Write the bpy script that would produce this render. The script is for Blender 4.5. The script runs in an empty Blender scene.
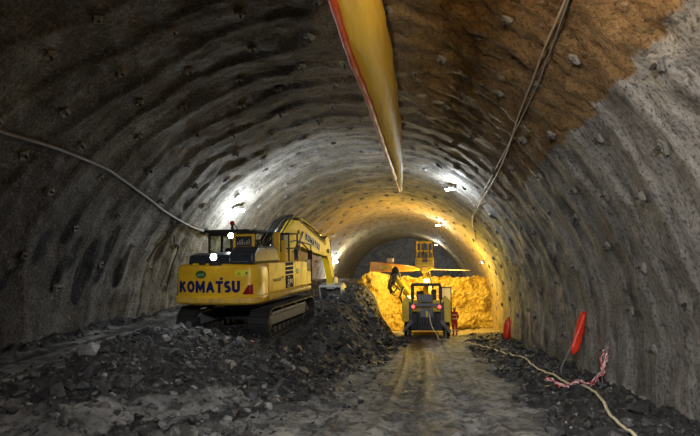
import bpy, bmesh, math, random
import numpy as np
from mathutils import Vector, Matrix, noise
R_ = random.Random(7)
PI = math.pi
COL = bpy.context.scene.collection
SC = bpy.context.scene

# ------------------------------------------------------------------ helpers
def lerp(a, b, t): return a + (b - a) * t
def clamp(v, a=0.0, b=1.0): return max(a, min(b, v))
def sm(t):
    t = clamp(t); return t * t * (3 - 2 * t)
def interp(tab, v):
    if v <= tab[0][0]: return tab[0][1]
    for (a, p), (b, q) in zip(tab, tab[1:]):
        if v <= b: return p + (q - p) * (v - a) / (b - a)
    return tab[-1][1]
def fbm(x, y, z=0.0, oct=3):
    return noise.fractal(Vector((x, y, z)), 0.6, 2.1, oct)

def tag(o, label=None, cat=None, group=None, kind=None):
    if label: o['label'] = label
    if cat: o['category'] = cat
    if group: o['group'] = group
    if kind: o['kind'] = kind
    return o
def empty(name, loc, rot=(0, 0, 0)):
    o = bpy.data.objects.new(name, None); COL.objects.link(o)
    o.location = loc; o.rotation_euler = rot; o.empty_display_size = .2
    return o
def link(name, me, mat=None, parent=None):
    o = bpy.data.objects.new(name, me); COL.objects.link(o)
    if mat is not None and not me.materials: me.materials.append(mat)
    if parent is not None: o.parent = parent
    return o

class MB:
    def __init__(s): s.v = []; s.f = []
    def add(s, vs, fs, M=None):
        b = len(s.v)
        for p in vs: s.v.append(tuple(M @ Vector(p)) if M is not None else tuple(p))
        for f in fs: s.f.append([b + i for i in f])
        return s
    def box(s, x0, x1, y0, y1, z0, z1, M=None):
        vs = [(x, y, z) for x in (x0, x1) for y in (y0, y1) for z in (z0, z1)]
        return s.add(vs, [(0, 1, 3, 2), (4, 6, 7, 5), (0, 4, 5, 1), (2, 3, 7, 6), (0, 2, 6, 4), (1, 5, 7, 3)], M)
    def prism(s, pts, a, b, axis='x', M=None):
        n = len(pts)
        def P(u, v, w):
            return {'x': (w, u, v), 'y': (u, w, v), 'z': (u, v, w)}[axis]
        vs = [P(u, v, a) for u, v in pts] + [P(u, v, b) for u, v in pts]
        fs = [list(range(n))[::-1], list(range(n, 2 * n))] + [(i, (i + 1) % n, n + (i + 1) % n, n + i) for i in range(n)]
        return s.add(vs, fs, M)
    def tube(s, pts, r, n=8, M=None, cap=True):
        pts = [Vector(p) for p in pts]; rs = r if isinstance(r, (list, tuple)) else [r] * len(pts)
        vs = []; fs = []; up = None
        for i, p in enumerate(pts):
            d = (pts[min(i + 1, len(pts) - 1)] - pts[max(i - 1, 0)])
            d = d.normalized() if d.length > 1e-9 else Vector((0, 0, 1))
            if up is None:
                up = Vector((0, 0, 1)) if abs(d.z) < .9 else Vector((1, 0, 0))
            a = d.cross(up).normalized(); b = a.cross(d).normalized(); up = b
            for k in range(n):
                t = 2 * PI * k / n
                vs.append(p + (a * math.cos(t) + b * math.sin(t)) * rs[i])
        for i in range(len(pts) - 1):
            for k in range(n):
                k2 = (k + 1) % n
                fs.append((i * n + k, i * n + k2, (i + 1) * n + k2, (i + 1) * n + k))
        if cap: fs += [list(range(n))[::-1], [(len(pts) - 1) * n + k for k in range(n)]]
        return s.add(vs, fs, M)
    def ring(s, c, rad, r, axis='y', n=24, m=6, M=None):
        vs = []; fs = []
        for i in range(n):
            t = 2 * PI * i / n
            for k in range(m):
                u = 2 * PI * k / m; q = rad + r * math.cos(u); w = r * math.sin(u)
                p = {'x': (w, q * math.cos(t), q * math.sin(t)), 'y': (q * math.cos(t), w, q * math.sin(t)), 'z': (q * math.cos(t), q * math.sin(t), w)}[axis]
                vs.append((p[0] + c[0], p[1] + c[1], p[2] + c[2]))
        for i in range(n):
            for k in range(m):
                fs.append((i * m + k, ((i + 1) % n) * m + k, ((i + 1) % n) * m + (k + 1) % m, i * m + (k + 1) % m))
        return s.add(vs, fs, M)
    def ball(s, c, r, sc=(1, 1, 1), n=10, m=7, M=None):
        vs = [(c[0], c[1], c[2] + r * sc[2])]; fs = []
        for j in range(1, m):
            a = PI * j / m
            for i in range(n):
                t = 2 * PI * i / n
                vs.append((c[0] + r * sc[0] * math.sin(a) * math.cos(t), c[1] + r * sc[1] * math.sin(a) * math.sin(t), c[2] + r * sc[2] * math.cos(a)))
        vs.append((c[0], c[1], c[2] - r * sc[2])); L = len(vs) - 1
        for i in range(n):
            i2 = (i + 1) % n
            fs.append((0, 1 + i, 1 + i2)); fs.append((L, 1 + (m - 2) * n + i2, 1 + (m - 2) * n + i))
            for j in range(m - 2): fs.append((1 + j * n + i, 1 + (j + 1) * n + i, 1 + (j + 1) * n + i2, 1 + j * n + i2))
        return s.add(vs, fs, M)
    def build(s, name, mat, parent=None, bevel=0, smooth=False, seg=2):
        me = bpy.data.meshes.new(name); me.from_pydata(s.v, [], s.f); me.update()
        bm = bmesh.new(); bm.from_mesh(me); bmesh.ops.recalc_face_normals(bm, faces=bm.faces); bm.to_mesh(me); bm.free()
        if smooth:
            me.polygons.foreach_set('use_smooth', [True] * len(me.polygons))
        o = link(name, me, mat, parent)
        if bevel:
            m = o.modifiers.new('bevel', 'BEVEL'); m.width = bevel; m.segments = seg; m.limit_method = 'ANGLE'; m.angle_limit = .6
        return o

# ------------------------------------------------------------------ materials
def nodes_mat(name):
    m = bpy.data.materials.new(name); m.use_nodes = True
    nt = m.node_tree; b = nt.nodes['Principled BSDF']
    return m, nt, b
def N(nt, t, **kw):
    n = nt.nodes.new(t)
    for k, v in kw.items():
        if k in n.inputs: n.inputs[k].default_value = v
        else: setattr(n, k, v)
    return n
def mix(nt, fac, a, b, blend='MIX'):
    n = nt.nodes.new('ShaderNodeMix'); n.data_type = 'RGBA'; n.blend_type = blend
    for sock, val in ((n.inputs[0], fac), (n.inputs[6], a), (n.inputs[7], b)):
        if hasattr(val, 'links'): nt.links.new(val, sock)
        elif isinstance(val, (tuple, list)): sock.default_value = (*val[:3], 1)
        else: sock.default_value = val
    return n.outputs[2]
def mth(nt, op, a, b=None, c=None, cl=False):
    n = nt.nodes.new('ShaderNodeMath'); n.operation = op; n.use_clamp = cl
    for i, v in enumerate((a, b, c)):
        if v is None: continue
        if hasattr(v, 'links'): nt.links.new(v, n.inputs[i])
        else: n.inputs[i].default_value = v
    return n.outputs[0]
def rng(nt, v, a, b, c=0., d=1.):
    n = nt.nodes.new('ShaderNodeMapRange'); n.clamp = True
    nt.links.new(v, n.inputs[0])
    for i, q in enumerate((a, b, c, d)): n.inputs[i + 1].default_value = q
    return n.outputs[0]
def noi(nt, coord, scale, detail=5, rough=.6, dist=0.):
    n = N(nt, 'ShaderNodeTexNoise', Scale=scale, Detail=detail, Roughness=rough, Distortion=dist)
    nt.links.new(coord, n.inputs['Vector']); return n.outputs['Fac']
def bump(nt, b, h, strength, dist, prev=None):
    n = N(nt, 'ShaderNodeBump', Strength=strength, Distance=dist)
    nt.links.new(h, n.inputs['Height'])
    if prev is not None: nt.links.new(prev, n.inputs['Normal'])
    nt.links.new(n.outputs[0], b.inputs['Normal']); return n.outputs[0]

def simple(name, col, rough=.5, metal=0., dirt=.25, scale=6., dirtcol=(.05, .045, .04), bmp=.15, spec=.5, emit=None, es=0.):
    m, nt, b = nodes_mat(name)
    tc = N(nt, 'ShaderNodeTexCoord').outputs['Object']
    n1 = noi(nt, tc, scale, 6, .65)
    f = rng(nt, n1, .45, .75, 0, dirt)
    c = mix(nt, f, col, dirtcol)
    nt.links.new(c, b.inputs['Base Color'])
    nt.links.new(rng(nt, n1, .3, .7, rough * .85, min(1, rough * 1.25)), b.inputs['Roughness'])
    b.inputs['Metallic'].default_value = metal
    b.inputs['Specular IOR Level'].default_value = spec
    if bmp: bump(nt, b, noi(nt, tc, scale * 5, 4), bmp, .01)
    if emit:
        b.inputs['Emission Color'].default_value = (*emit, 1); b.inputs['Emission Strength'].default_value = es
    return m

def mat_lining():
    m, nt, b = nodes_mat('sprayed_concrete')
    g = N(nt, 'ShaderNodeNewGeometry').outputs['Position']
    sep = N(nt, 'ShaderNodeSeparateXYZ'); nt.links.new(g, sep.inputs[0]); X, Y, Z = sep.outputs
    big = noi(nt, g, .35, 4, .6); mid = noi(nt, g, 1.6, 6, .65); fine = noi(nt, g, 14, 6, .7)
    # stretched along the ring: bands of each sprayed round
    mp = N(nt, 'ShaderNodeMapping'); mp.inputs['Scale'].default_value = (.12, 1.6, .12); nt.links.new(g, mp.inputs[0])
    band = noi(nt, mp.outputs[0], 1.0, 6, .7)
    mv = N(nt, 'ShaderNodeMapping'); mv.inputs['Scale'].default_value = (1., 2.2, .14); nt.links.new(g, mv.inputs[0])
    drip = noi(nt, mv.outputs[0], 1.5, 6, .65)
    c = mix(nt, rng(nt, mid, .36, .64), (.085, .08, .073), (.26, .25, .23))
    c = mix(nt, rng(nt, band, .45, .60, 0, .75), c, (.44, .43, .40))
    c = mix(nt, rng(nt, big, .45, .65, 0, .6), c, (.085, .078, .068))
    c = mix(nt, rng(nt, drip, .57, .72, 0, .5), c, (.42, .40, .36))
    c = mix(nt, rng(nt, drip, .43, .33, 0, .55), c, (.06, .055, .048))
    # brown above the grey side wall, fading with distance and to the left
    edge = mth(nt, 'ADD', Z, mth(nt, 'MULTIPLY', mth(nt, 'SUBTRACT', mid, .5), .45))
    up = rng(nt, edge, 5.44, 5.50)
    fx = rng(nt, mth(nt, 'ADD', X, mth(nt, 'MULTIPLY', mid, 3.)), -4.5, 1.5)
    fy = rng(nt, mth(nt, 'ADD', Y, mth(nt, 'MULTIPLY', big, 6.)), 24., 16.)
    msk = mth(nt, 'MULTIPLY', up, mth(nt, 'MULTIPLY', rng(nt, fx, 0, 1, 0., 1.), fy))
    br = mix(nt, rng(nt, mid, .35, .65), (.12, .068, .026), (.30, .185, .075))
    br = mix(nt, rng(nt, fine, .45, .7, 0, .35), br, (.045, .026, .012))
    c = mix(nt, msk, c, br)
    # brown tone with shade painted in over the left crown and left wall
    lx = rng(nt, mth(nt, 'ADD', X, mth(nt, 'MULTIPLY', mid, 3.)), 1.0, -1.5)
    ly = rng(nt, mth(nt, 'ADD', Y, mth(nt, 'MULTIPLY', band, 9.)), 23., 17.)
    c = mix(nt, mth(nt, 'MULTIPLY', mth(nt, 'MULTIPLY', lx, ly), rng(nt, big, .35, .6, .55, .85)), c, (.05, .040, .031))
    # yellow of the rig lamps painted into the lining towards the heading
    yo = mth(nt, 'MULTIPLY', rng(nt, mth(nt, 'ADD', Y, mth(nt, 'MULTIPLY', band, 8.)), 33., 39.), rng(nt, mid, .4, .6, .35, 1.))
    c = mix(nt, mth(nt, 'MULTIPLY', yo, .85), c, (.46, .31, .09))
    at = N(nt, 'ShaderNodeAttribute'); at.attribute_name = 'stain_tint'
    s = N(nt, 'ShaderNodeSeparateColor'); nt.links.new(at.outputs['Color'], s.inputs[0])
    c = mix(nt, mth(nt, 'MULTIPLY', s.outputs[0], .95), c, (.008, .008, .009))
    c = mix(nt, s.outputs[1], c, (.5, .48, .44))
    c = mix(nt, rng(nt, fine, .36, .5, .8, 0), c, (.02, .019, .017))
    c = mix(nt, rng(nt, fine, .56, .7, 0, .4), c, (.46, .44, .40))
    nt.links.new(c, b.inputs['Base Color'])
    nt.links.new(rng(nt, drip, .35, .6, .55, .9), b.inputs['Roughness'])
    b.inputs['Specular IOR Level'].default_value = .2
    n1 = bump(nt, b, mid, .5, .12)
    n2 = bump(nt, b, fine, .7, .035, n1)
    vo = N(nt, 'ShaderNodeTexVoronoi', Scale=26.); nt.links.new(g, vo.inputs['Vector'])
    bump(nt, b, vo.outputs['Distance'], .35, .02, n2)
    return m

def mat_ground():
    m, nt, b = nodes_mat('tunnel_mud_and_gravel')
    g = N(nt, 'ShaderNodeNewGeometry').outputs['Position']
    a = noi(nt, g, .8, 6, .65); c1 = noi(nt, g, 6, 8, .7); f = noi(nt, g, 30, 5, .75)
    at = N(nt, 'ShaderNodeAttribute'); at.attribute_name = 'stain_tint'
    s = N(nt, 'ShaderNodeSeparateColor'); nt.links.new(at.outputs['Color'], s.inputs[0])
    muck = mix(nt, rng(nt, c1, .35, .7), (.009, .009, .0095), (.06, .06, .06))
    road = mix(nt, rng(nt, a, .35, .65), (.10, .10, .097), (.40, .405, .39))
    road = mix(nt, rng(nt, c1, .5, .62, 0, .9), road, (.03, .03, .029))
    road = mix(nt, rng(nt, noi(nt, g, 2.2, 6, .7), .50, .60, 0, .8), road, (.035, .035, .034))
    road = mix(nt, rng(nt, f, .55, .75, 0, .4), road, (.42, .41, .38))
    c = mix(nt, s.outputs[0], muck, road)
    wet = mth(nt, 'MULTIPLY', s.outputs[1], rng(nt, c1, .3, .5, .6, 1.))
    c = mix(nt, wet, c, (.022, .021, .02))
    c = mix(nt, s.outputs[2], c, (.38, .29, .13))  # far floor tinted with the yellow of the rig lamps
    nt.links.new(c, b.inputs['Base Color'])
    rr = mth(nt, 'SUBTRACT', rng(nt, f, .3, .7, .5, .85), mth(nt, 'MULTIPLY', wet, .18), None, True)
    nt.links.new(rr, b.inputs['Roughness'])
    n1 = bump(nt, b, c1, .8, .07)
    bump(nt, b, f, .8, .02, n1)
    return m

def mat_rock(name, c0, c1, rough=.48):
    m, nt, b = nodes_mat(name)
    tc = N(nt, 'ShaderNodeTexCoord').outputs['Object']
    g = N(nt, 'ShaderNodeNewGeometry').outputs['Position']
    a = noi(nt, g, 3.5, 5, .7); f = noi(nt, g, 25, 4, .7)
    c = mix(nt, rng(nt, a, .35, .68), c0, c1)
    nt.links.new(c, b.inputs['Base Color'])
    nt.links.new(rng(nt, f, .3, .7, rough - .15, rough + .25), b.inputs['Roughness'])
    bump(nt, b, f, .6, .02)
    return m

def mat_duct():
    m, nt, b = nodes_mat('yellow_duct_sheet')
    g = N(nt, 'ShaderNodeNewGeometry').outputs['Position']
    sep = N(nt, 'ShaderNodeSeparateXYZ'); nt.links.new(g, sep.inputs[0])
    mp = N(nt, 'ShaderNodeMapping'); mp.inputs['Scale'].default_value = (9, .5, 9); nt.links.new(g, mp.inputs[0])
    w = noi(nt, mp.outputs[0], 1.3, 6, .65, .6)
    c = mix(nt, rng(nt, w, .35, .65), (.93, .60, .05), (.95, .74, .14))
    c = mix(nt, rng(nt, w, .60, .68, 0, .5), c, (.9, .85, .7))
    c = mix(nt, rng(nt, mth(nt, 'ADD', sep.outputs[1], mth(nt, 'MULTIPLY', w, 5.)), 17., 24., 0, .85), c, (.42, .36, .3))
    nt.links.new(c, b.inputs['Base Color'])
    b.inputs['Roughness'].default_value = .5; b.inputs['Specular IOR Level'].default_value = .3
    bump(nt, b, w, .6, .05)
    out = nt.nodes['Material Output']
    tr = N(nt, 'ShaderNodeBsdfTranslucent'); nt.links.new(c, tr.inputs['Color'])
    mx = N(nt, 'ShaderNodeMixShader'); mx.inputs[0].default_value = .35
    nt.links.new(b.outputs[0], mx.inputs[1]); nt.links.new(tr.outputs[0], mx.inputs[2])
    nt.links.new(mx.outputs[0], out.inputs['Surface'])
    return m

def mat_stripes(name, a, bcol, per, axis=1):
    m, nt, b = nodes_mat(name)
    uv = N(nt, 'ShaderNodeUVMap'); sep = N(nt, 'ShaderNodeSeparateXYZ'); nt.links.new(uv.outputs[0], sep.inputs[0])
    f = mth(nt, 'GREATER_THAN', mth(nt, 'FRACT', mth(nt, 'MULTIPLY', mth(nt, 'ADD', sep.outputs[0], mth(nt, 'MULTIPLY', sep.outputs[1], .3)), per)), .5)
    c = mix(nt, f, a, bcol)
    tc = N(nt, 'ShaderNodeTexCoord').outputs['Object']
    c = mix(nt, rng(nt, noi(nt, tc, 9, 5), .45, .7, 0, .6), c, (.08, .06, .055))
    nt.links.new(c, b.inputs['Base Color']); b.inputs['Roughness'].default_value = .4
    return m

def mat_glass():
    m, nt, b = nodes_mat('cab_glass')
    b.inputs['Base Color'].default_value = (.75, .8, .8, 1); b.inputs['Roughness'].default_value = .05
    b.inputs['Transmission Weight'].default_value = 1.; b.inputs['IOR'].default_value = 1.1
    return m

M = {}
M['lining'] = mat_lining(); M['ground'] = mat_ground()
M['rock_dark'] = mat_rock('dark_broken_rock', (.012, .012, .013), (.06, .06, .062))
M['rock_mid'] = mat_rock('grey_broken_rock', (.03, .03, .031), (.13, .13, .13))
M['rock_pale'] = mat_rock('pale_broken_rock', (.13, .13, .13), (.36, .36, .35))
M['bench'] = mat_rock('lamp_tinted_bench_rock', (.26, .165, .025), (.64, .46, .09), .75)  # rig lamp yellow mixed into the bench colour
M['face'] = mat_rock('grey_face_concrete', (.10, .10, .10), (.20, .20, .20), .75)
M['yellow'] = simple('machine_yellow_paint', (.80, .47, .02), .38, 0, .35, 3., (.22, .13, .04), .05)
M['yellow_lip'] = simple('worn_yellow_paint', (.74, .47, .06), .5, 0, .8, 5., (.20, .17, .12), .15)
M['boom_yellow'] = simple('bright_yellow_paint', (.90, .60, .01), .5, 0, .2, 3., (.3, .18, .04), .05)
M['jumbo_yellow'] = simple('jumbo_yellow_paint', (.85, .58, .03), .4, 0, .35, 4., (.2, .13, .05), .05)
M['orange'] = simple('orange_paint', (.85, .38, .03), .42, 0, .3, 4., (.2, .1, .04), .05)
M['black'] = simple('black_steel', (.018, .018, .02), .5, 0, .3, 5., (.06, .055, .05), .1)
M['darkblue'] = simple('dark_hood_paint', (.022, .026, .038), .3, 0, .4, 4., (.07, .068, .06), .05)
M['rubber'] = simple('black_rubber_hose', (.015, .015, .015), .55, 0, .3, 8., (.06, .055, .05), .1)
M['steel'] = simple('muddy_track_steel', (.05, .05, .052), .45, .5, .5, 6., (.09, .085, .075), .3)
M['grey'] = simple('grey_painted_steel', (.16, .16, .17), .5, 0, .4, 5., (.06, .055, .05), .1)
M['palegrey'] = simple('pale_worn_steel', (.42, .41, .38), .5, .2, .6, 5., (.16, .15, .13), .2)
M['chrome'] = simple('chrome_rod', (.7, .7, .7), .2, 1., .2, 5., (.2, .2, .2), 0)
M['navy'] = simple('navy_lettering', (.010, .015, .09), .75, 0, .1, 5., (.05, .05, .05), 0, .2)
M['decal_black'] = simple('black_decal', (.01, .01, .012), .75, 0, .1, 5., (.05, .05, .05), 0, .2)
M['white'] = simple('white_decal', (.75, .75, .72), .45, 0, .2, 8., (.3, .3, .3), 0)
M['green'] = simple('green_decal', (.03, .12, .03), .45, 0, .2, 8., (.1, .1, .1), 0)
M['palegreen'] = simple('pale_green_decal', (.35, .5, .25), .45, 0, .2, 8., (.1, .1, .1), 0)
M['warn'] = simple('yellow_green_warning_decal', (.75, .78, .03), .45, 0, .2, 8., (.3, .3, .05), 0)
M['reflector'] = simple('dark_red_reflector', (.22, .008, .01), .25, 0, .2, 8., (.05, .01, .01), 0)
M['red_lens'] = simple('red_lens', (.4, .02, .01), .3, 0, 0, 8., (.05, .01, .01), 0)
M['red_lit'] = simple('lit_red_tail_lamp', (.6, .02, .02), .3, 0, 0, 8., (.05, .01, .01), 0, .5, (1, .03, .03), 9.)
M['led'] = simple('lit_white_lamp', (1, 1, 1), .3, 0, 0, 8., (1, 1, 1), 0, .5, (.93, .97, 1), 40.)
M['led_soft'] = simple('lit_bluish_lamp', (1, 1, 1), .3, 0, 0, 8., (1, 1, 1), 0, .5, (.55, .85, 1), 5.)
M['led_warm'] = simple('lit_warm_lamp', (1, 1, 1), .3, 0, 0, 8., (1, 1, 1), 0, .5, (1, .85, .45), 40.)
M['glass'] = mat_glass()
M['duct'] = mat_duct()
M['hem'] = simple('red_brown_duct_hem', (.36, .045, .015), .4, 0, .5, 4., (.12, .03, .015), .2)
M['redcloth'] = simple('red_plastic_sheet', (.85, .045, .015), .35, 0, .35, 10., (.25, .01, .005), .3)
M['redcoat'] = simple('red_coverall_cloth', (.42, .03, .025), .8, 0, .3, 12., (.12, .01, .01), .2)
M['reflect'] = simple('silver_reflective_tape', (.75, .72, .62), .35, 0, .1, 12., (.3, .3, .3), 0)
M['skin'] = simple('skin', (.45, .26, .18), .6, 0, .1, 12., (.3, .15, .1), 0)
M['helmet'] = simple('grey_helmet', (.3, .3, .28), .35, 0, .1, 12., (.1, .1, .1), 0)
M['tape'] = mat_stripes('red_white_tape', (.75, .02, .06), (.85, .82, .8), 3.2)
M['rodstripe'] = simple('pale_pink_rod', (.72, .55, .5), .4, 0, .8, 9., (.4, .08, .06), 0)
M['hose'] = simple('cream_supply_cable', (.70, .63, .42), .5, 0, .4, 4., (.3, .26, .18), .1)
M['cable'] = simple('grey_cable_sheath', (.15, .14, .13), .5, 0, .4, 4., (.1, .1, .1), .1)
M['cable_brown'] = simple('tan_cable_sheath', (.34, .27, .18), .5, 0, .4, 4., (.15, .1, .05), .1)
M['bolt'] = simple('cement_splashed_plate', (.22, .21, .185), .75, 0, .75, 14., (.06, .055, .05), .3)
M['hole'] = simple('dark_bolt_end', (.03, .028, .025), .7, 0, .2, 12., (.05, .05, .05), .1)
M['panel'] = simple('pale_panel', (.8, .76, .68), .5, 0, .3, 6., (.5, .4, .3), 0)
m, nt, bb_ = M['panel'], M['panel'].node_tree, M['panel'].node_tree.nodes['Principled BSDF']
tr_ = N(nt, 'ShaderNodeBsdfTranslucent'); tr_.inputs['Color'].default_value = (.9, .87, .8, 1); mx_ = N(nt, 'ShaderNodeMixShader'); mx_.inputs[0].default_value = .6
nt.links.new(bb_.outputs[0], mx_.inputs[1]); nt.links.new(tr_.outputs[0], mx_.inputs[2]); nt.links.new(mx_.outputs[0], nt.nodes['Material Output'].inputs['Surface'])
M['seat'] = simple('black_seat', (.03, .03, .03), .8)

# ------------------------------------------------------------------ tunnel
CX, CZ, RAD = -2.9, .9, 7.35
def edge_pt(y, s):
    """s: metres along the section, 0 = crown, negative = left"""
    half = RAD * PI / 2
    if abs(s) <= half:
        t = s / RAD; return Vector((CX + RAD * math.sin(t), y, CZ + RAD * math.cos(t))), Vector((math.sin(t), 0, math.cos(t)))
    sg = 1 if s > 0 else -1
    d = abs(s) - half
    return Vector((CX + sg * (RAD - .03 * d), y, CZ - d)), Vector((sg, 0, 0))
def wall_disp(y, s):
    p, n = edge_pt(y, s)
    d = fbm(p.x * .35, p.y * .3, p.z * .35, 3) * .09
    d += fbm(p.x * 1.6, p.y * 1.3, p.z * 1.6 + 5, 3) * .045
    # rounds of the advance
    k = (y + .25 * math.sin(s * .6) + fbm(s * .3, y * .2, 3, 2) * .5) / 1.25
    fr = k - math.floor(k)
    d += (fr - .5) * .075 * (1 if fr < .85 else (1 - fr) / .15)
    br = sm((p.z - 5.25) / .25) * sm((18 - y) / 6) * sm((p.x + 5) / 5)
    if br > 0:
        v = fbm(p.x * 1.1 + 3, p.y * 1.0, p.z * 1.1, 4)
        d += br * (.02 + .06 * (abs(v) * 2 - .6) + .035 * fbm(p.x * 4, p.y * 3.4, p.z * 4, 3))
    return d
def wall_pt(y, s, off=0.):
    p, n = edge_pt(y, s)
    return p + n * (wall_disp(y, s) - off), n
STAINS = [(11.45, 3.39, .20, .50), (12.19, 3.91, .16, .42), (12.69, 3.30, .16, .48), (12.35, 2.75, .17, .45), (13.35, 2.85, .27, .95), (14.05, 3.35, .2, .95), (15.05, 2.95, .24, .62), (10.9, 3.0, .1, .3), (10.7, 2.5, .1, .25), (13.3, 2.2, .2, .4)]
DRIPS = [(12.2, 2.9), (9.4, 2.3), (8.3, 2.0), (15.2, 2.0), (7.2, 3.5), (18.0, 1.8), (10.6, 3.9), (11.2, 4.5), (22., 3.), (6.6, 4.6), (13.6, 3.4), (25., 2.6)]
def stain_at(p):
    a = w = 0.
    if p.x < -9:
        wob = .05 * fbm(p.y * 2.2, p.z * 1.4, 0, 3)
        for (y, z, ry, rz) in STAINS:
            q = ((p.y - y - (p.z - z) * .12) / (ry * 1.15)) ** 2 + ((p.z - z) / rz) ** 2 + wob * 3
            a = max(a, sm((1.25 - q) / .4))
    if p.x > 3.2:
        for (y, z) in DRIPS:
            if z - 2.8 < p.z < z:
                dy = abs(p.y - y - .06 * math.sin(p.z * 5 + y))
                w = max(w, .42 * sm((.085 + .04 * fbm(y, p.z * 3, 0, 2) - dy) / .06) * sm((z - p.z) / .2) * (1 - (z - p.z) / 2.8))
        d = p.z - (-.1 - .03 * max(0, p.y - 8) + .22)
        w = max(w, .6 * sm((.10 + .14 * fbm(p.y * 1.5, p.z * 1.5, 8, 4) - abs(d - .2 * fbm(p.y * .9, 0, 2, 3))) / .07) * sm(fbm(p.y * .9, 2, 5, 2) * 3 + .1) * sm((22 - p.y) / 6))
    if p.x < -9.4 and 19 > p.y > 15 and p.z > 1.2:
        q = abs(p.y - 16.6 - .05 * math.sin(p.z * 4)); a = max(a, .8 * sm((.09 - q) / .06) * sm((4.1 - p.z) / .3))
    return a, w
ys = [-12, -10, -8, -6, -4, -2, -1, 0, 1, 2, 2.6, 3.2]
y = 3.4
while y < 64.2:
    ys.append(y); y += .07 + .002 * max(0, y - 4) + .014 * max(0, y - 17)
ys.append(64.4)
HALF = RAD * PI / 2
def lining(name, s0, s1, step):
    n = int(round((s1 - s0) / step)); V = []; C = []
    for y in ys:
        for i in range(n + 1):
            s = lerp(s0, s1, i / n); p, _ = wall_pt(y, s); V.append(p)
            a, w = stain_at(p); C += [a, w, 0, 1]
    F = [(r * (n + 1) + i, r * (n + 1) + i + 1, (r + 1) * (n + 1) + i + 1, (r + 1) * (n + 1) + i) for r in range(len(ys) - 1) for i in range(n)]
    me = bpy.data.meshes.new(name); me.from_pydata(V, [], F)
    ca = me.color_attributes.new('stain_tint', 'FLOAT_COLOR', 'POINT'); ca.data.foreach_set('color', C)
    me.polygons.foreach_set('use_smooth', [True] * len(F)); me.update()
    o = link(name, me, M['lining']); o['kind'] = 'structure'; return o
SA = RAD * math.acos((5.4 - CZ) / RAD)      # where the side walls end and the crown begins
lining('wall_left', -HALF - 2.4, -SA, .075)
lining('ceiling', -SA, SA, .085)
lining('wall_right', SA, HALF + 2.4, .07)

# end of the top heading
V = []; F = []; nn = 40
for j in range(nn + 1):
    for i in range(nn + 1):
        x = lerp(CX - 7.8, CX + 7.8, i / nn); z = lerp(-1, 8.8, j / nn)
        V.append((x, 63.6 + .5 * fbm(x * .5, z * .5, 1, 4), z))
F = [(j * (nn + 1) + i, j * (nn + 1) + i + 1, (j + 1) * (nn + 1) + i + 1, (j + 1) * (nn + 1) + i) for j in range(nn) for i in range(nn)]
me = bpy.data.meshes.new('wall_back'); me.from_pydata(V, [], F); o = link('wall_back', me, M['face']); o['kind'] = 'structure'

# ------------------------------------------------------------------ ground
TOE = [(3, -3.6), (7.4, -3.1), (11, -2.9), (18, -2.1), (25, -1.3), (32, -2.0), (38, -3.6)]
WID = [(3, 6.0), (9, 5.0), (14, 3.6), (25, 2.7), (34, 2.2)]
def road_z(y): return -.03 * max(0, min(y, 38) - 8)
def G(x, y, micro=True):
    r = road_z(y)
    ramp = clamp(.8 + .072 * (y - 10.9), .3, 3.0) - .3 * sm((x + 7.5) / 1.5) * sm((y - 21) / 3) * sm((32 - y) / 4)
    dip = .42 * sm((x + 8.6) / .7) * sm((-3.9 - x) / .6) * sm((y - 12.5) / 3) * sm((23.5 - y) / 3)
    hi = ramp - dip
    hi += .26 * math.exp(-((x + 6.9 - .1 * fbm(y, 0, 0)) / .75) ** 2) * sm((y - 6.5) / 2.) * sm((15.0 - y) / 1.5)
    hi += .25 * math.exp(-((x + 5.6) / 1.6) ** 2 - ((y - 11) / 2.6) ** 2)
    hi += .78 * math.exp(-((x + 3.9) / (1.1 if x > -3.9 else .5)) ** 2 - ((y - 25.8) / 3.2) ** 2)
    hi += .5 * math.exp(-((x + 3.4) / .8) ** 2 - ((y - 20.5) / 2.2) ** 2)
    hi += .22 * sm((-9.75 - x) / .4) * (.5 + .8 * fbm(x * .7, y * .7, 9, 2)) * sm((40 - y) / 8)
    t = sm((interp(TOE, y) + .35 * fbm(x * .6, y * .6, 4, 2) - x) / interp(WID, y))
    h = lerp(r, hi, t)
    bm_ = sm((x - 1.9 - .25 * fbm(y * .8, x, 2, 2)) / 2.3)
    h += bm_ * .16 * (1 + .5 * fbm(x * .9, y * .9, 7, 2))
    if micro:
        rough = roadness(x, y)
        a = lerp(.12, .04, rough)
        h += a * fbm(x * 1.7, y * 1.7, 0, 4) + a * .5 * fbm(x * 6, y * 6, 3, 3)
        if -3.2 < x < 1.6 and y < 32:     # wheel ruts and tread marks
            for cx_, wd in ((-2.0, .32), (-.75, .3), (.55, .32)):
                c_ = cx_ + .25 * math.sin(y * .16 + cx_)
                q = abs(x - c_)
                h -= .05 * sm((wd - q) / .15)
                if q < wd: h += .03 * math.sin((y + abs(x - c_) * .8) * 2 * PI / .26) * sm((wd - q) / .1) * (.5 + .5 * sm(fbm(x, y, 11, 2) * 3 + .6))
                h += .03 * math.exp(-((q - wd - .08) / .07) ** 2)
        # crawler print across the muck
        u = (x + 4.7) * .86 + (y - 9.1) * -.5; v = (x + 4.7) * .5 + (y - 9.1) * .86
        if abs(u) < .5 and -2. < v < 2.: h += (.03 * math.sin(v * 2 * PI / .27) - .02) * sm((.5 - abs(u)) / .12)
        u = (x + 3.3) * .93 + (y - 8.6) * -.36; v = (x + 3.3) * .36 + (y - 8.6) * .93
        if abs(u) < .42 and -3 < v < 2.6: h += (.028 * math.sin(v * 2 * PI / .27) - .02) * sm((.42 - abs(u)) / .12)
    return h
XL = [(7, -6.9), (9, -7.2), (12, -7.6), (15, -8.2), (20, -8.5)]
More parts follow.
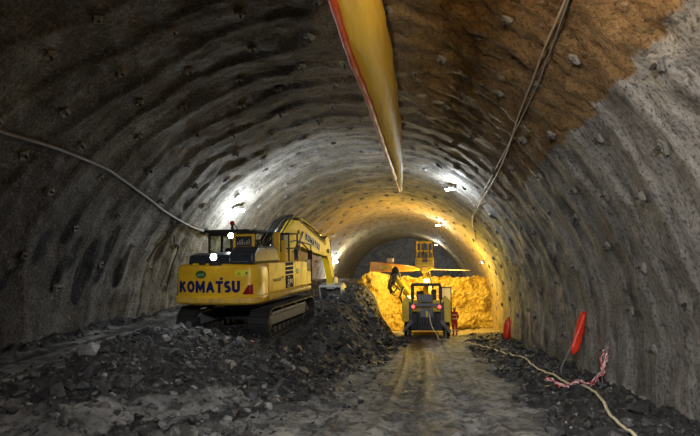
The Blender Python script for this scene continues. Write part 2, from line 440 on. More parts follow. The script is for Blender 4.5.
def roadness(x, y):
    t = (interp(TOE, y) + .5 * fbm(x * .6, y * .6, 4, 3) - x)
    a = sm(-t / .7 + .3) * sm((2.3 + .5 * fbm(x * .8, y * .8, 6, 3) - x) / .7)
    L = sm((interp(XL, y) - .3 * fbm(y * .6, x, 1, 2) - x) / .3) * sm((x + 9.95 + .25 * fbm(y, x, 5, 2)) / .25)
    if y < 9.5: L = max(L, sm((7.75 + .4 * fbm(x, y, 2, 2) - y) / .8) * .8)
    u = (x + 4.7) * .86 + (y - 9.1) * -.5; v = (x + 4.7) * .5 + (y - 9.1) * .86
    if abs(u) < .5 and abs(v) < 1.9: L = max(L, .9)
    u = (x + 3.3) * .93 + (y - 8.6) * -.36
    if abs(u) < .42 and y < 11.5: L = max(L, .8)
    return max(a, L)
def wetness(x, y):
    c = -.75 + .25 * math.sin(y * .16 - .75)
    w = sm((.75 + .4 * fbm(x, y * .4, 3, 3) - abs(x - c)) / .3) * sm((y - 9.) / 4) * sm((30 - y) / 3)
    w = max(w, .8 * sm((.6 + .5 * fbm(x, y * .4, 8, 3) - abs(x + .3)) / .3) * sm((11 - y) / 3))
    w = max(w, .85 * sm((x + 9.35 + .3 * fbm(x, y * .5, 9, 3)) / .2) * sm((-8.75 - x) / .3) * sm((y - 7.) / 3))
    return w
gy = [-12, -8, -4, 0, 2, 3.5, 4.5]
y = 5.
while y < 40.5:
    gy.append(y); y += .04 + .003 * max(0, y - 5) + .009 * max(0, y - 11)
while y < 65: gy.append(y); y += 1.2
gx = [-10.7 + i * 15.5 / 360 for i in range(361)]
V = []; C = []
for y in gy:
    for x in gx:
        z = G(x, y) if y < 41 else 3.0
        if y >= 37.6: z = min(z, 2.9)
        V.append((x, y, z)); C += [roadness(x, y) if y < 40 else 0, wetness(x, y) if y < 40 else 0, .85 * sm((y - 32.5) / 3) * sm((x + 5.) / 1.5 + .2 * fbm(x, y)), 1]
W = len(gx)
F = [(r * W + i, r * W + i + 1, (r + 1) * W + i + 1, (r + 1) * W + i) for r in range(len(gy) - 1) for i in range(W - 1)]
me = bpy.data.meshes.new('floor'); me.from_pydata(V, [], F)
ca = me.color_attributes.new('stain_tint', 'FLOAT_COLOR', 'POINT'); ca.data.foreach_set('color', C)
me.polygons.foreach_set('use_smooth', [True] * len(F)); me.update()
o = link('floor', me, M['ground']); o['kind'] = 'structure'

# unexcavated bench below the top heading
def bench_front(x): return 38.6 - 3.2 * sm((-2.0 - x) / 3.0)
V = []; F = []; nx, nz = 150, 60
for j in range(nz + 1):
    for i in range(nx + 1):
        x = lerp(-8.5, 4.7, i / nx); t = j / nz
        top = 3.02 + .14 * fbm(x * 1.3, 0, 5, 3) + .35 * math.exp(-((x + 3.9) / .7) ** 2) - 1.1 * sm((-4.6 - x) / 1.5)
        if t < .8:
            u = t / .8; z = lerp(-1.4, top, u)
            yy = bench_front(x) + .5 * u + .32 * fbm(x * .9, z * .9, 2, 4) + .10 * fbm(x * 3.2, z * 2.2, 4, 3)
            yy += -1.2 * math.exp(-((x + 3.6) / .8) ** 2) * (1 - u) - .9 * math.exp(-((x + 1.9) / .6) ** 2) * (1 - u)
            yy -= .35 * sm((.14 - abs(u - .26)) / .05) * sm((x - 1.6) / .6)    # ledge near the floor
        else:
            u = (t - .8) / .2; z = top - .02 * u + .05 * fbm(x * 2, u * 6, 1, 3); yy = bench_front(x) + .5 + u * 3.5 + .2 * fbm(x, 2, 2)
        V.append((x, yy, z))
F = [(j * (nx + 1) + i, j * (nx + 1) + i + 1, (j + 1) * (nx + 1) + i + 1, (j + 1) * (nx + 1) + i) for j in range(nz) for i in range(nx)]
me = bpy.data.meshes.new('wall_bench'); me.from_pydata(V, [], F); me.update()
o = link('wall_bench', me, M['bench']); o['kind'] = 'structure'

# ------------------------------------------------------------------ camera
VX, VY, FPX = 430, 285, 500
a_ = (VX - 350) / FPX; b_ = (VY - 218) / FPX
yaw = math.atan(a_ / math.sqrt(1 + b_ * b_)); pitch = math.atan(b_)
cam = bpy.data.cameras.new('camera'); co = bpy.data.objects.new('camera', cam); COL.objects.link(co)
co.location = (0, 0, 2.4); co.rotation_euler = (PI / 2 + pitch, 0, yaw)
cam.sensor_width = 36; cam.lens = FPX * 36 / 700; cam.clip_start = .05; cam.clip_end = 200
SC.camera = co
fwd = Vector((-math.sin(yaw) * math.cos(pitch), math.cos(yaw) * math.cos(pitch), math.sin(pitch)))
rgt = Vector((math.cos(yaw), math.sin(yaw), 0)); upv = rgt.cross(fwd)
def proj(p):
    q = Vector(p) - Vector((0, 0, 2.4)); d = q.dot(fwd)
    if d < .3: return None
    return 350 + FPX * q.dot(rgt) / d, 218 - FPX * q.dot(upv) / d, d

# ------------------------------------------------------------------ rock bolts on the lining
def bolt_plate_mesh():
    b = MB(); b.box(-.085, .085, -.085, .085, -.04, .014); b.prism([(-.045, -.045), (.045, -.045), (.045, .045), (-.045, .045)], .014, .03, 'z')
    return b
def bolt_nut_mesh():
    b = MB(); b.tube([(0, 0, .02), (0, 0, .075)], .028, 6); b.tube([(0, 0, .07), (0, 0, .11)], .014, 6); return b
def lump_plate_mesh(seed):
    rr = random.Random(seed); b = MB(); n = 9
    ring0 = [((.12 + rr.uniform(-.03, .03)) * math.cos(2 * PI * k / n), (.12 + rr.uniform(-.03, .03)) * math.sin(2 * PI * k / n)) for k in range(n)]
    vs = [(x, y, -.03) for x, y in ring0] + [(x * .75, y * .75, .035) for x, y in ring0] + [(0, 0, .05)]
    fs = [(k, (k + 1) % n, n + (k + 1) % n, n + k) for k in range(n)] + [(n + k, n + (k + 1) % n, 2 * n) for k in range(n)]
    return b.add(vs, fs)
cand = []
rr = random.Random(11)
yy = 4.2; row = 0
while yy < 60:
    st = 1.45 + .012 * yy
    s = -HALF - .2 + (row % 2) * st / 2
    while s < HALF + .3:
        y2 = yy + rr.uniform(-.22, .22); s2 = s + rr.uniform(-.22, .22)
        p, n = wall_pt(y2, s2)
        pr = proj(p)
        if pr and -5 < pr[0] < 705 and -5 < pr[1] < 441 and p.z > (road_z(y2) + .9 if p.x > 0 else 2.2): cand.append((pr[2], y2, s2, p, n))
        s += st
    yy += 1.25 + .014 * yy; row += 1
cand.sort(key=lambda c: c[0])
def frame(p, n, spin, tilt):
    q = (-n).to_track_quat('Z', 'Y').to_matrix().to_4x4()
    return Matrix.Translation(p) @ q @ Matrix.Rotation(spin, 4, 'Z') @ Matrix.Rotation(tilt, 4, 'X')
def where(p, y):
    if p.x > 3.0: side = 'right side wall'
    elif p.x < -7.9: side = 'left side wall'
    elif p.x > CX: side = 'right half of the roof'
    else: side = 'left half of the roof'
    if y < 12: dep = 'in the foreground'
    elif y < 22: dep = 'about level with the excavator'
    elif y < 36: dep = 'between excavator and drilling rig'
    else: dep = 'beyond the drilling rig'
    return side, dep
plate0 = None; lump = []
mp0 = bolt_plate_mesh(); mn0 = bolt_nut_mesh()
stuff = MB(); protos = {}
for i, (d, y, s, p, n) in enumerate(cand):
    mtx = frame(p - n * .035, n, rr.uniform(0, 1.6), rr.uniform(-.35, .35))
    if i >= 290:
        stuff.add(mp0.v, mp0.f, mtx); continue
    side, dep = where(p, y)
    lab = 'square rock bolt plate on the %s %s' % (side, dep)
    grp = 'rock bolt plates on the %s, %s' % (side, dep)
    if i < 90:
        e = empty('rock_bolt', (0, 0, 0)); e.matrix_world = mtx
        if 'p' not in protos:
            a = mp0.build('plate', M['bolt'], e); c = mn0.build('bolt_end', M['hole'], e); protos['p'] = (a, c)
            lm = lump_plate_mesh(3).build('plate', M['bolt'], e); protos['l'] = lm.data; bpy.data.objects.remove(lm)
        else:
            for src in protos['p']:
                c = src.copy(); COL.objects.link(c); c.parent = e
                if src is protos['p'][0] and rr.random() < .3: c.data = protos['l']
        e.scale = [rr.uniform(.9, 1.25)] * 3
        tag(e, lab, 'rock bolt', grp)
    else:
        if 'm' not in protos:
            o = mp0.build('rock_bolt', M['bolt']); protos['m'] = o
        else:
            o = protos['m'].copy(); COL.objects.link(o)
        o.matrix_world = mtx; o.scale = [1.25] * 3; tag(o, lab, 'rock bolt', grp)
if stuff.v:
    o = stuff.build('rock_bolts', M['bolt']); tag(o, 'rows of tiny far rock bolt plates deep in the tunnel lining', 'rock bolts', kind='stuff')

# ------------------------------------------------------------------ rocks
def rock_mesh(seed, name, mat, flat=.65):
    r = random.Random(seed); bm = bmesh.new()
    for _ in range(15):
        v = Vector((r.gauss(0, 1), r.gauss(0, 1), r.gauss(0, 1))).normalized() * r.uniform(.8, 1)
        bm.verts.new((v.x * 1.0, v.y * .8, v.z * flat))
    h = bmesh.ops.convex_hull(bm, input=bm.verts)
    bmesh.ops.delete(bm, geom=[g for g in set(h['geom_interior'] + h['geom_unused']) if isinstance(g, bmesh.types.BMVert)], context='VERTS')
    bmesh.ops.recalc_face_normals(bm, faces=bm.faces)
    me = bpy.data.meshes.new(name); bm.to_mesh(me); bm.free(); me.materials.append(mat); return me
rocks = {k: [rock_mesh(i * 7 + j * 101, 'muck_rock', M[k], .45 + .07 * i) for i in range(5)] for j, k in enumerate(('rock_dark', 'rock_mid', 'rock_pale'))}
def muckness(x, y):
    r = roadness(x, y); return 1 - r
def in_tracks(x, y, m=.0):
    return -8.3 - m < x < -4.4 + m and 15.4 - m < y < 21.2 + m
rr = random.Random(5); big = []
def try_rock(x, y, sz, force=False):
    if not force and rr.random() > muckness(x, y): return
    if not force and in_tracks(x, y, .15): return
    if not (-9.95 < x < 4.0): return
    if -1.9 < x < 1.5 and 29.3 < y < 38: return
    pr = proj((x, y, G(x, y, False)))
    if not pr or not (-8 < pr[0] < 708 and pr[1] < 444): return
    big.append((sz * 500 / pr[2], x, y, sz))
for _ in range(520):     # bank in front of and beside the excavator
    try_rock(rr.uniform(-8.3, -1.8), rr.uniform(7., 16.), rr.choice((.07, .09, .12, .15, .2)) * rr.uniform(.8, 1.3))
for _ in range(260):
    try_rock(rr.uniform(-4.6, -1.2), rr.uniform(14, 27), rr.choice((.1, .14, .2, .26)) * rr.uniform(.8, 1.3))
for _ in range(260):
    try_rock(rr.uniform(2.0, 4.1), rr.uniform(7.4, 30), rr.choice((.08, .12, .16, .2)) * rr.uniform(.8, 1.3))
for _ in range(60): try_rock(rr.uniform(-9.95, -9.7), rr.uniform(10, 24), rr.uniform(.06, .12))
for (x, y, sz) in ((-6.9, 9.6, .3), (-6.5, 9.0, .26), (-5.9, 8.6, .28), (-7.2, 11.4, .24), (-7.0, 12.8, .24), (-4.9, 12.0, .27), (-6.3, 13.3, .22), (3.3, 12.6, .3), (3.0, 11.3, .28), (3.7, 10.1, .3), (2.9, 16.2, .26), (-3.8, 10.6, .24), (-7.6, 13.2, .25)):
    try_rock(x, y, sz, True)
big.sort(reverse=True)
def rock_where(x, y):
    if x > 1.5: return 'along the foot of the right wall' + (' in the foreground' if y < 14 else ' further up the tunnel')
    if x < -9.4: return 'in the spoil at the foot of the left wall'
    if x < -4.3 and y < 15.4: return 'in the muck in front of the excavator' + (', nearest the camera' if y < 10 else ', close to its tracks' if y > 13 else ', midway')
    if y < 14: return 'on the near muck beside the haul road'
    return 'on the dark muck bank right of the excavator'
small = []
for i, (q, x, y, sz) in enumerate(big):
    t = rr.random()
    k = 'rock_pale' if (t < .16 and x < 0 and y < 15) else 'rock_mid' if t < (.45 if x < 0 else .25) else 'rock_dark'
    rot = (rr.uniform(-.5, .5), rr.uniform(-.5, .5), rr.uniform(0, 6.28)); z = G(x, y) + sz * .12
    if i < 295:
        me = rocks[k][rr.randrange(5)]
        o = bpy.data.objects.new('muck_rock', me); COL.objects.link(o)
        o.location = (x, y, z); o.rotation_euler = rot; o.scale = (sz, sz * rr.uniform(.8, 1.1), sz * rr.uniform(.8, 1.1))
        c = {'rock_pale': 'pale grey', 'rock_mid': 'mid grey', 'rock_dark': 'dark grey'}[k]
        w = rock_where(x, y)
        tag(o, 'angular %s rock %s' % (c, w), 'rock', '%s rocks %s' % (c, w))
    else: small.append((x, y, z, sz, rot, k))
# the uncountable rest of the spoil
for _ in range(15000):
    t = rr.random()
    if t < .52: x, y = rr.uniform(-8.5, -1.2), rr.uniform(6, 16)
    elif t < .74: x, y = rr.uniform(-8.5, -.9), rr.uniform(15, 29)
    elif t < .95: x, y = rr.uniform(1.6, 4.3), 6.5 + 26 * rr.random() ** 1.4
    else: x, y = rr.uniform(-10.3, -9.3), rr.uniform(9, 26)
    mk = muckness(x, y)
    if rr.random() > mk + .06 or (x < -8 and rr.random() < .5): continue
    if -1.9 < x < 1.5 and 29.3 < y < 38: continue
    sz = min(.13, .02 + rr.expovariate(1 / .028)) * (1 + .03 * max(0, y - 12))
    if in_tracks(x, y): sz = min(sz, .05)
    k = 'rock_dark' if rr.random() < .66 else ('rock_mid' if rr.random() < .85 else 'rock_pale')
    small.append((x, y, G(x, y) + sz * .15, sz, (rr.uniform(-.6, .6), rr.uniform(-.6, .6), rr.uniform(0, 6.28)), k))
Vv = []; Ff = []; Mi = []; keys = ['rock_dark', 'rock_mid', 'rock_pale']
src = {k: [([v.co.copy() for v in me.vertices], [list(p.vertices) for p in me.polygons]) for me in rocks[k]] for k in keys}
from mathutils import Euler
for (x, y, z, sz, rot, k) in small:
    vs, fs = src[k][rr.randrange(5)]; mt = Matrix.Translation((x, y, z)) @ Euler(rot).to_matrix().to_4x4() @ Matrix.Diagonal((sz, sz, sz, 1))
    b = len(Vv); Vv += [mt @ v for v in vs]; Ff += [[b + i for i in f] for f in fs]; Mi += [keys.index(k)] * len(fs)
me = bpy.data.meshes.new('spoil_rubble'); me.from_pydata(Vv, [], Ff)
for k in keys: me.materials.append(M[k])
me.polygons.foreach_set('material_index', Mi); me.update()
o = link('spoil_rubble', me); tag(o, 'loose small dark broken rock strewn over the tunnel floor', 'rubble', kind='stuff')
# rubble before the bench, lamp yellow carried in its colour
Vv = []; Ff = []; rk = rocks['rock_mid']
for _ in range(260):
    x = rr.uniform(-5., -1.9); y = bench_front(x) - .9 + rr.uniform(-.9, .7); sz = rr.uniform(.05, .2)
    z = G(x, y) + .05
    vs, fs = src['rock_mid'][rr.randrange(5)]; mt = Matrix.Translation((x, y, z)) @ Matrix.Rotation(rr.uniform(0, 6), 4, 'Z') @ Matrix.Diagonal((sz, sz, sz, 1))
    b = len(Vv); Vv += [mt @ v for v in vs]; Ff += [[b + i for i in f] for f in fs]
me = bpy.data.meshes.new('lamp_tinted_rubble'); me.from_pydata(Vv, [], Ff); o = link('lamp_tinted_rubble', me, M['bench'])
tag(o, 'loose rubble tinted with lamp yellow at the foot of the bench', 'rubble', kind='stuff')

# ------------------------------------------------------------------ text
def text_pts(txt, size, off=0., ext=.004, res=3, sp=1.):
    cu = bpy.data.curves.new('t', 'FONT'); cu.body = txt; cu.size = size; cu.offset = off; cu.extrude = ext; cu.resolution_u = res; cu.space_character = sp
    cu.align_x = 'CENTER'; cu.align_y = 'CENTER'
    o = bpy.data.objects.new('t', cu); COL.objects.link(o)
    bpy.context.view_layer.update()
    dg = bpy.context.evaluated_depsgraph_get()
    me = bpy.data.meshes.new_from_object(o.evaluated_get(dg))
    bpy.data.objects.remove(o); bpy.data.curves.remove(cu)
    return me
def text(name, txt, w, h, mat, parent, fn, off=0., cuts=0, sp=1.08):
    """fitted to w x h metres; fn maps (u, v, e) to the parent's space"""
    me = text_pts(txt, 1., off, sp=sp); me.name = name
    xs = [v.co.x for v in me.vertices]; ys_ = [v.co.y for v in me.vertices]
    cx, cy = (min(xs) + max(xs)) / 2, (min(ys_) + max(ys_)) / 2; sx = w / (max(xs) - min(xs)); sy = h / (max(ys_) - min(ys_))
    bm = bmesh.new(); bm.from_mesh(me); bmesh.ops.remove_doubles(bm, verts=bm.verts, dist=1e-5)
    bmesh.ops.triangulate(bm, faces=bm.faces)
    if cuts:
        for _ in range(cuts):
            eds = [e for e in bm.edges if e.calc_length() * sx > .09]
            if eds: bmesh.ops.subdivide_edges(bm, edges=eds, cuts=1)
            bmesh.ops.triangulate(bm, faces=bm.faces)
    for v in bm.verts: v.co = fn((v.co.x - cx) * sx, (v.co.y - cy) * sy, v.co.z)
    bm.to_mesh(me); bm.free(); me.materials.clear()
    return link(name, me, mat, parent)

def arc(cx, cy, rx, ry, a0, a1, n=14):
    return [(cx + rx * math.cos(math.radians(lerp(a0, a1, k / n))), cy + ry * math.sin(math.radians(lerp(a0, a1, k / n)))) for k in range(n + 1)]
def glyph(c, w, h, t):
    """heavy block letters as strokes of width t in a w x h cell centred on the origin"""
    a = w / 2 - t / 2; b = h / 2 - t / 2
    if c == 'K': return [[(-a, -h / 2), (-a, h / 2)], [(-a, -.02), (a, h / 2 - .02)], [(-a + t * .7, .03), (a + .01, -h / 2 + .02)]]
    if c == 'O': return [arc(0, 0, a, b, 0, 360, 26)]
    if c == 'M': return [[(-a, -h / 2), (-a, h / 2)], [(a, -h / 2), (a, h / 2)], [(-a, h / 2 - .04), (0, -h * .22), (a, h / 2 - .04)]]
    if c == 'A': return [[(-a - .01, -h / 2), (0, h / 2 - .02), (a + .01, -h / 2)], [(-a * .5, -h * .16), (a * .5, -h * .16)]]
    if c == 'T': return [[(-w / 2, b), (w / 2, b)], [(0, b), (0, -h / 2)]]
    if c == 'S': return [arc(0, b / 2, a, b / 2, 30, 270) + arc(0, -b / 2, a, b / 2, 90, -150)]
    if c == 'U': return [[(-a, h / 2), (-a, -h * .15)] + arc(0, -h * .15, a, b - h * .15, 180, 360) + [(a, h / 2)]]
def letters(name, txt, widths, h, gap, mat, parent, fn, t=.095):
    tot = sum(widths) + gap * (len(txt) - 1); u0 = -tot / 2; V = []; F = []
    for ch_, w in zip(txt, widths):
        for P in glyph(ch_, w, h, t):
            Q = [P[0]]
            for p, q in zip(P, P[1:]):
                n = max(1, int(math.hypot(q[0] - p[0], q[1] - p[1]) / .06))
                Q += [(lerp(p[0], q[0], k / n), lerp(p[1], q[1], k / n)) for k in range(1, n + 1)]
            b_ = len(V)
            for k, p in enumerate(Q):
                p0, p1 = Q[max(k - 1, 0)], Q[min(k + 1, len(Q) - 1)]; dx, dy = p1[0] - p0[0], p1[1] - p0[1]
                if P[0] == P[-1] or (abs(P[0][0] - P[-1][0]) < 1e-6 and abs(P[0][1] - P[-1][1]) < 1e-6 and k in (0, len(Q) - 1)): 
                    if k in (0, len(Q) - 1): dx, dy = 0, 1
                l = math.hypot(dx, dy) or 1; nx_, ny_ = -dy / l * t / 2, dx / l * t / 2
                # mitre at sharp corners
                a0 = (Q[k][0] - p0[0], Q[k][1] - p0[1]); l0 = math.hypot(*a0) or 1
                cs = abs((a0[0] * dx + a0[1] * dy) / (l0 * l)) if k else 1
                m = 1 / max(.55, cs)
                for sg in (1, -1): V.append(fn(u0 + w / 2 + p[0] + sg * nx_ * m, clamp(p[1] + sg * ny_ * m, -h / 2, h / 2), .003))
            F += [(b_ + 2 * k, b_ + 2 * k + 1, b_ + 2 * k + 3, b_ + 2 * k + 2) for k in range(len(Q) - 1)]
        u0 += w + gap
    me = bpy.data.meshes.new(name); me.from_pydata(V, [], F); me.update(); return link(name, me, mat, parent)
KW = (.27, .29, .34, .30, .25, .22, .26)
# ------------------------------------------------------------------ excavator
EX = empty('excavator', (-6.50, 18.05, .84), (math.radians(4.4), 0, math.radians(-5.2)))
tag(EX, 'yellow crawler excavator standing on the muck with rear work lamps lit', 'excavator')
def back_y(x): 
    a = abs(x)
    yv = -3.02 + .16 * (a / 1.45) ** 2
    if a > 1.25: yv += .30 * ((a - 1.25) / .25) ** 2.2
    return yv
def cw_outline(inset):
    pts = []
    for i in range(41):
        x = -1.5 + 3.0 * i / 40; pts.append((x * (1 - inset / 1.5), back_y(x) + inset))
    return [(-1.5 + inset, -1.86)] + pts + [(1.5 - inset, -1.86)]
b = MB(); levels = [(1.16, .10), (1.20, .03), (1.24, 0), (1.38, 0), (1.42, .02), (1.45, .055), (1.9, .045), (2.30, .06), (2.40, .10), (2.45, .2)]
n = len(cw_outline(0)); vs = []; fs = []
for z, ins in levels: vs += [(x, y, z) for x, y in cw_outline(ins)]
for l in range(len(levels) - 1):
    for i in range(n): fs.append((l * n + i, l * n + (i + 1) % n, (l + 1) * n + (i + 1) % n, (l + 1) * n + i))
fs += [list(range(n)), [(len(levels) - 1) * n + i for i in range(n)]]
b.add(vs, fs); cw = b.build('counterweight', M['yellow'], EX)
for p in cw.data.polygons: p.use_smooth = abs(p.normal.z) < .8
b = MB()       # worn lower lip
lipv = []
for i in range(45):
    x = -1.49 + 2.98 * i / 44; lipv.append((x, back_y(x) - .012, 1.31))
for dx, pts in ((0, lipv),):
    vs = []; 
    for (x, y, z) in pts: vs += [(x, y, 1.23), (x, y - .012, 1.31), (x, y, 1.39)]
    b.add(vs, [(i * 3 + k, (i + 1) * 3 + k, (i + 1) * 3 + k + 1, i * 3 + k + 1) for i in range(44) for k in (0, 1)])
b.build('bumper_lip', M['yellow_lip'], cw, smooth=True)
def on_back(xc, zc, e0=.006):
    def fn(u, v, e):
        x = xc + u; x_ = x / (1 - .045 / 1.5)
        return Vector((x, back_y(x_) + .045 - e0 - max(0, e), zc + v))
    return fn
letters('maker_lettering', 'KOMATSU', KW, .37, .035, M['navy'], cw, on_back(-.12, 1.735))
decal_sq = [(.30, 1.95), (.39, 1.95), (.39, 2.03), (.30, 2.03)]
def decal_back(name, pts, mat, e0=.006):
    o = MB(); xs = [p[0] for p in pts]
    # slice horizontally so it follows the curve
    x0, x1 = min(xs), max(xs); bm = bmesh.new()
    f = bm.faces.new([bm.verts.new((p[0], 0, p[1])) for p in pts])
    k = 6
    for i in range(1, k):
        xx = lerp(x0, x1, i / k)
        bmesh.ops.bisect_plane(bm, geom=bm.verts[:] + bm.edges[:] + bm.faces[:], plane_co=(xx, 0, 0), plane_no=(1, 0, 0))
    for v in bm.verts: v.co.y = back_y(v.co.x / (1 - .045 / 1.5)) + .045 - e0
    me = bpy.data.meshes.new(name); bm.to_mesh(me); bm.free(); return link(name, me, mat, cw)
decal_back('lettering_square', decal_sq, M['navy'], .009)
decal_back('reflector', [(-1.44, 1.52), (-1.24, 1.52), (-1.33, 1.80), (-1.44, 1.86)], M['reflector'])
decal_back('reflector', [(1.02, 1.50), (1.33, 1.50), (1.33, 1.80), (1.20, 1.78)], M['reflector'])
decal_back('warning_sticker', [(-1.41, 2.05), (-1.2, 2.05), (-1.2, 2.23), (-1.41, 2.23)], M['warn'])
decal_back('warning_sticker', [(.80, 2.07), (1.23, 2.07), (1.23, 2.24), (.80, 2.24)], M['warn'])
def tri(xc): return [(xc - .07, 2.09), (xc + .07, 2.09), (xc, 2.21)]
decal_back('warning_triangle', tri(.91), M['black'], .010); decal_back('warning_triangle', [(.91 - .045, 2.105), (.91 + .045, 2.105), (.91, 2.18)], M['warn'], .013)
decal_back('warning_triangle', tri(-1.33), M['black'], .010); decal_back('warning_mark', [(1.13, 2.1), (1.18, 2.1), (1.18, 2.2), (1.13, 2.2)], M['black'], .010)
decal_back('round_badge', [(-.37 + .19 * math.cos(t * PI / 10), 2.12 + .125 * math.sin(t * PI / 10)) for t in range(20)], M['green'])
text('badge_lettering', 'ami', .24, .11, M['palegreen'], cw, on_back(-.37, 2.12, .012), .01, 1)
b = MB(); b.box(-.47, -.25, -2.93, -2.6, 2.43, 2.50); b.build('lifting_eye', M['black'], cw, .02)
b = MB(); b.box(-.75, -.02, -2.86, -2.5, 2.40, 2.47); b.build('hood_latch_plate', M['boom_yellow'], cw, .03)

# upper body
b = MB(); b.box(-1.42, 1.42, -1.9, 2.15, 1.22, 1.5); b.build('revolving_frame', M['yellow'], EX, .03)
b = MB(); b.prism([(-1.87, 1.42), (2.0, 1.42), (2.0, 2.36), (1.3, 2.42), (-1.87, 2.44)], .62, 1.46, 'x'); sp = b.build('side_body', M['yellow'], EX, .05, seg=3)
b = MB(); b.prism([(-1.87, 1.42), (-.75, 1.42), (-.75, 2.42), (-1.87, 2.44)], -1.46, -.55, 'x'); b.build('side_body', M['yellow'], EX, .05, seg=3)
b = MB(); b.box(-.62, .62, -1.88, -.2, 1.42, 2.42); b.build('engine_bay', M['darkblue'], EX, .03)
b = MB(); b.tube([(1.47, -1.9, 1.31), (1.47, 2.15, 1.31)], .10, 10); b.build('side_rail', M['yellow_lip'], EX, smooth=True)
b = MB(); b.tube([(-1.47, -1.9, 1.31), (-1.47, 2.15, 1.31)], .10, 10); b.build('side_rail', M['yellow_lip'], EX, smooth=True)
b = MB(); b.prism([(2.0, 1.42), (2.55, 1.42), (2.55, 1.95), (2.0, 1.98)], .75, 1.45, 'x'); b.build('front_step_box', M['yellow'], EX, .04)
def on_side(yc, zc, e0=.006):
    return lambda u, v, e: Vector((1.46 + e0 + max(0, e), yc + u, zc + v))
def decal_side(name, y0, y1, z0, z1, mat, e0=.012):
    b = MB(); b.box(1.455, 1.46 + e0, y0, y1, z0, z1); return b.build(name, mat, sp)
for z0, z1 in ((2.27, 2.39), (2.12, 2.23), (1.97, 2.08)): decal_side('stripe_decal', -.35, .40, z0, z1, M['navy'])
decal_side('model_panel', -.35, .40, 1.48, 1.93, M['decal_black'])
text('model_lettering', '290', .5, .17, M['white'], sp, on_side(.06, 1.70, .016), .015)
text('model_lettering', 'LC', .24, .09, M['white'], sp, on_side(-.08, 1.55, .016), .01)
text('model_lettering', 'PC', .2, .08, M['palegreen'], sp, on_side(-.06, 1.86, .016), .01)
text('fleet_lettering', '240227', .72, .10, M['black'], sp, on_side(-1.15, 1.83, .006), .01)
text('fleet_lettering', 'K', .07, .10, M['black'], sp, on_side(-.62, 1.90, .006), .01)
b = MB(); b.prism([(.86 + .17 * math.cos(t * PI / 12), 2.03 + .1 * math.sin(t * PI / 12)) for t in range(24)], 1.455, 1.465, 'x'); b.build('round_badge', M['green'], sp)
b = MB(); b.prism([(.86 + .1 * math.cos(t * PI / 12), 2.03 + .055 * math.sin(t * PI / 12)) for t in range(24)], 1.464, 1.468, 'x'); b.build('badge_centre', M['palegreen'], sp)
for yv in (.62, 1.25): 
    b = MB(); b.box(1.456, 1.462, yv, yv + .015, 1.46, 2.34); b.build('door_seam', M['black'], sp)

# dark engine hood
b = MB(); b.prism([(-2.82, 2.42), (-2.74, 2.72), (-2.4, 2.80), (-.9, 2.80), (-.7, 2.42)], -.92, .56, 'x'); hd = b.build('engine_hood', M['darkblue'], EX, .06, seg=3)
b = MB(); b.prism([(-2.86, 2.42), (-2.80, 2.78), (-2.45, 2.98), (-1.0, 2.98), (-.6, 2.42)], .50, 1.38, 'x'); hr = b.build('engine_hood', M['darkblue'], EX, .09, seg=3)
b = MB()
for i in range(7): b.box(.62, 1.2, -2.845 + i * .0085, -2.80 + i * .008, 2.50 + i * .04, 2.52 + i * .04)
b.build('louvre', M['grey'], hr)
b = MB(); b.tube([(1.0, -1.6, 2.9), (1.0, -1.6, 3.1)], .07, 10); b.tube([(1.0, -1.6, 3.1), (1.02, -1.75, 3.16)], .065, 10); b.build('exhaust_pipe', M['black'], EX)
b = MB(); b.tube([(-1.35, -2.6, 2.43), (-1.35, -2.6, 2.7), (-1.35, -.9, 2.75), (-1.35, -.9, 2.42)], .022, 6); b.build('handrail', M['grey'], EX)
b = MB(); b.box(-.1, .3, -2.94, -2.84, 2.40, 2.58); b.build('lamp_bracket', M['black'], EX)
# rear work lamp
b = MB(); b.tube([(.10, -2.88, 2.68), (.10, -3.01, 2.665)], [.10, .12], 18); rl = b.build('work_lamp', M['black'], EX)
b = MB(); b.tube([(.10, -3.012, 2.665), (.10, -3.025, 2.663)], .105, 18); b.build('lamp_lens', M['led'], rl)

# cab
cab = empty('cab', (0, 0, 0)); cab.parent = EX
X0, X1, Y0, Y1, Z0, Z1 = -1.47, -.50, -.62, 1.45, 1.42, 3.50
b = MB(); b.box(X0, X1, Y0, Y1, Z0, 2.05); b.build('cab_lower_panel', M['yellow'], cab, .04)
b = MB()
for x in (X0 + .04, X1 - .04):
    for y in (Y0 + .04, .35, Y1 - .04): b.box(x - .04, x + .04, y - .04, y + .04, 2.0, Z1)
b.box(X0, X1, Y0, Y0 + .06, 2.02, 2.10); b.box(X0, X1, Y0, Y0 + .06, Z1 - .1, Z1); b.box(X0, X0 + .06, Y0, Y1, Z1 - .1, Z1)
b.build('cab_pillars', M['black'], cab, .015)
b = MB(); b.box(X0 + .08, X1 - .08, Y0 + .03, Y0 + .04, 2.1, Z1 - .1); b.build('rear_window', M['glass'], cab)
b = MB(); b.box(X0 + .02, X0 + .03, Y0 + .08, Y1 - .08, 2.1, Z1 - .1); b.box(X1 - .03, X1 - .02, Y0 + .08, Y1 - .08, 2.1, Z1 - .1); b.build('side_window', M['glass'], cab)
b = MB(); b.box(X0 + .08, X1 - .08, Y1 - .04, Y1 - .03, 2.0, Z1 - .1); b.build('front_window', M['glass'], cab)
b = MB(); b.box(-1.20, -.78, .15, .3, 2.1, 2.95); b.box(-1.20, -.78, .2, .7, 2.0, 2.15); b.build('operator_seat', M['seat'], cab, .05)
b = MB(); b.prism([(-1.58, 3.50), (.30, 3.50), (.30, 3.56), (.15, 3.62), (-1.52, 3.62)], -.80, 1.6, 'y'); b.build('cab_roof', M['black'], cab, .025)
b = MB(); b.box(-1.68, -1.42, -.83, -.75, 3.48, 3.54); b.build('roof_bar', M['black'], cab)
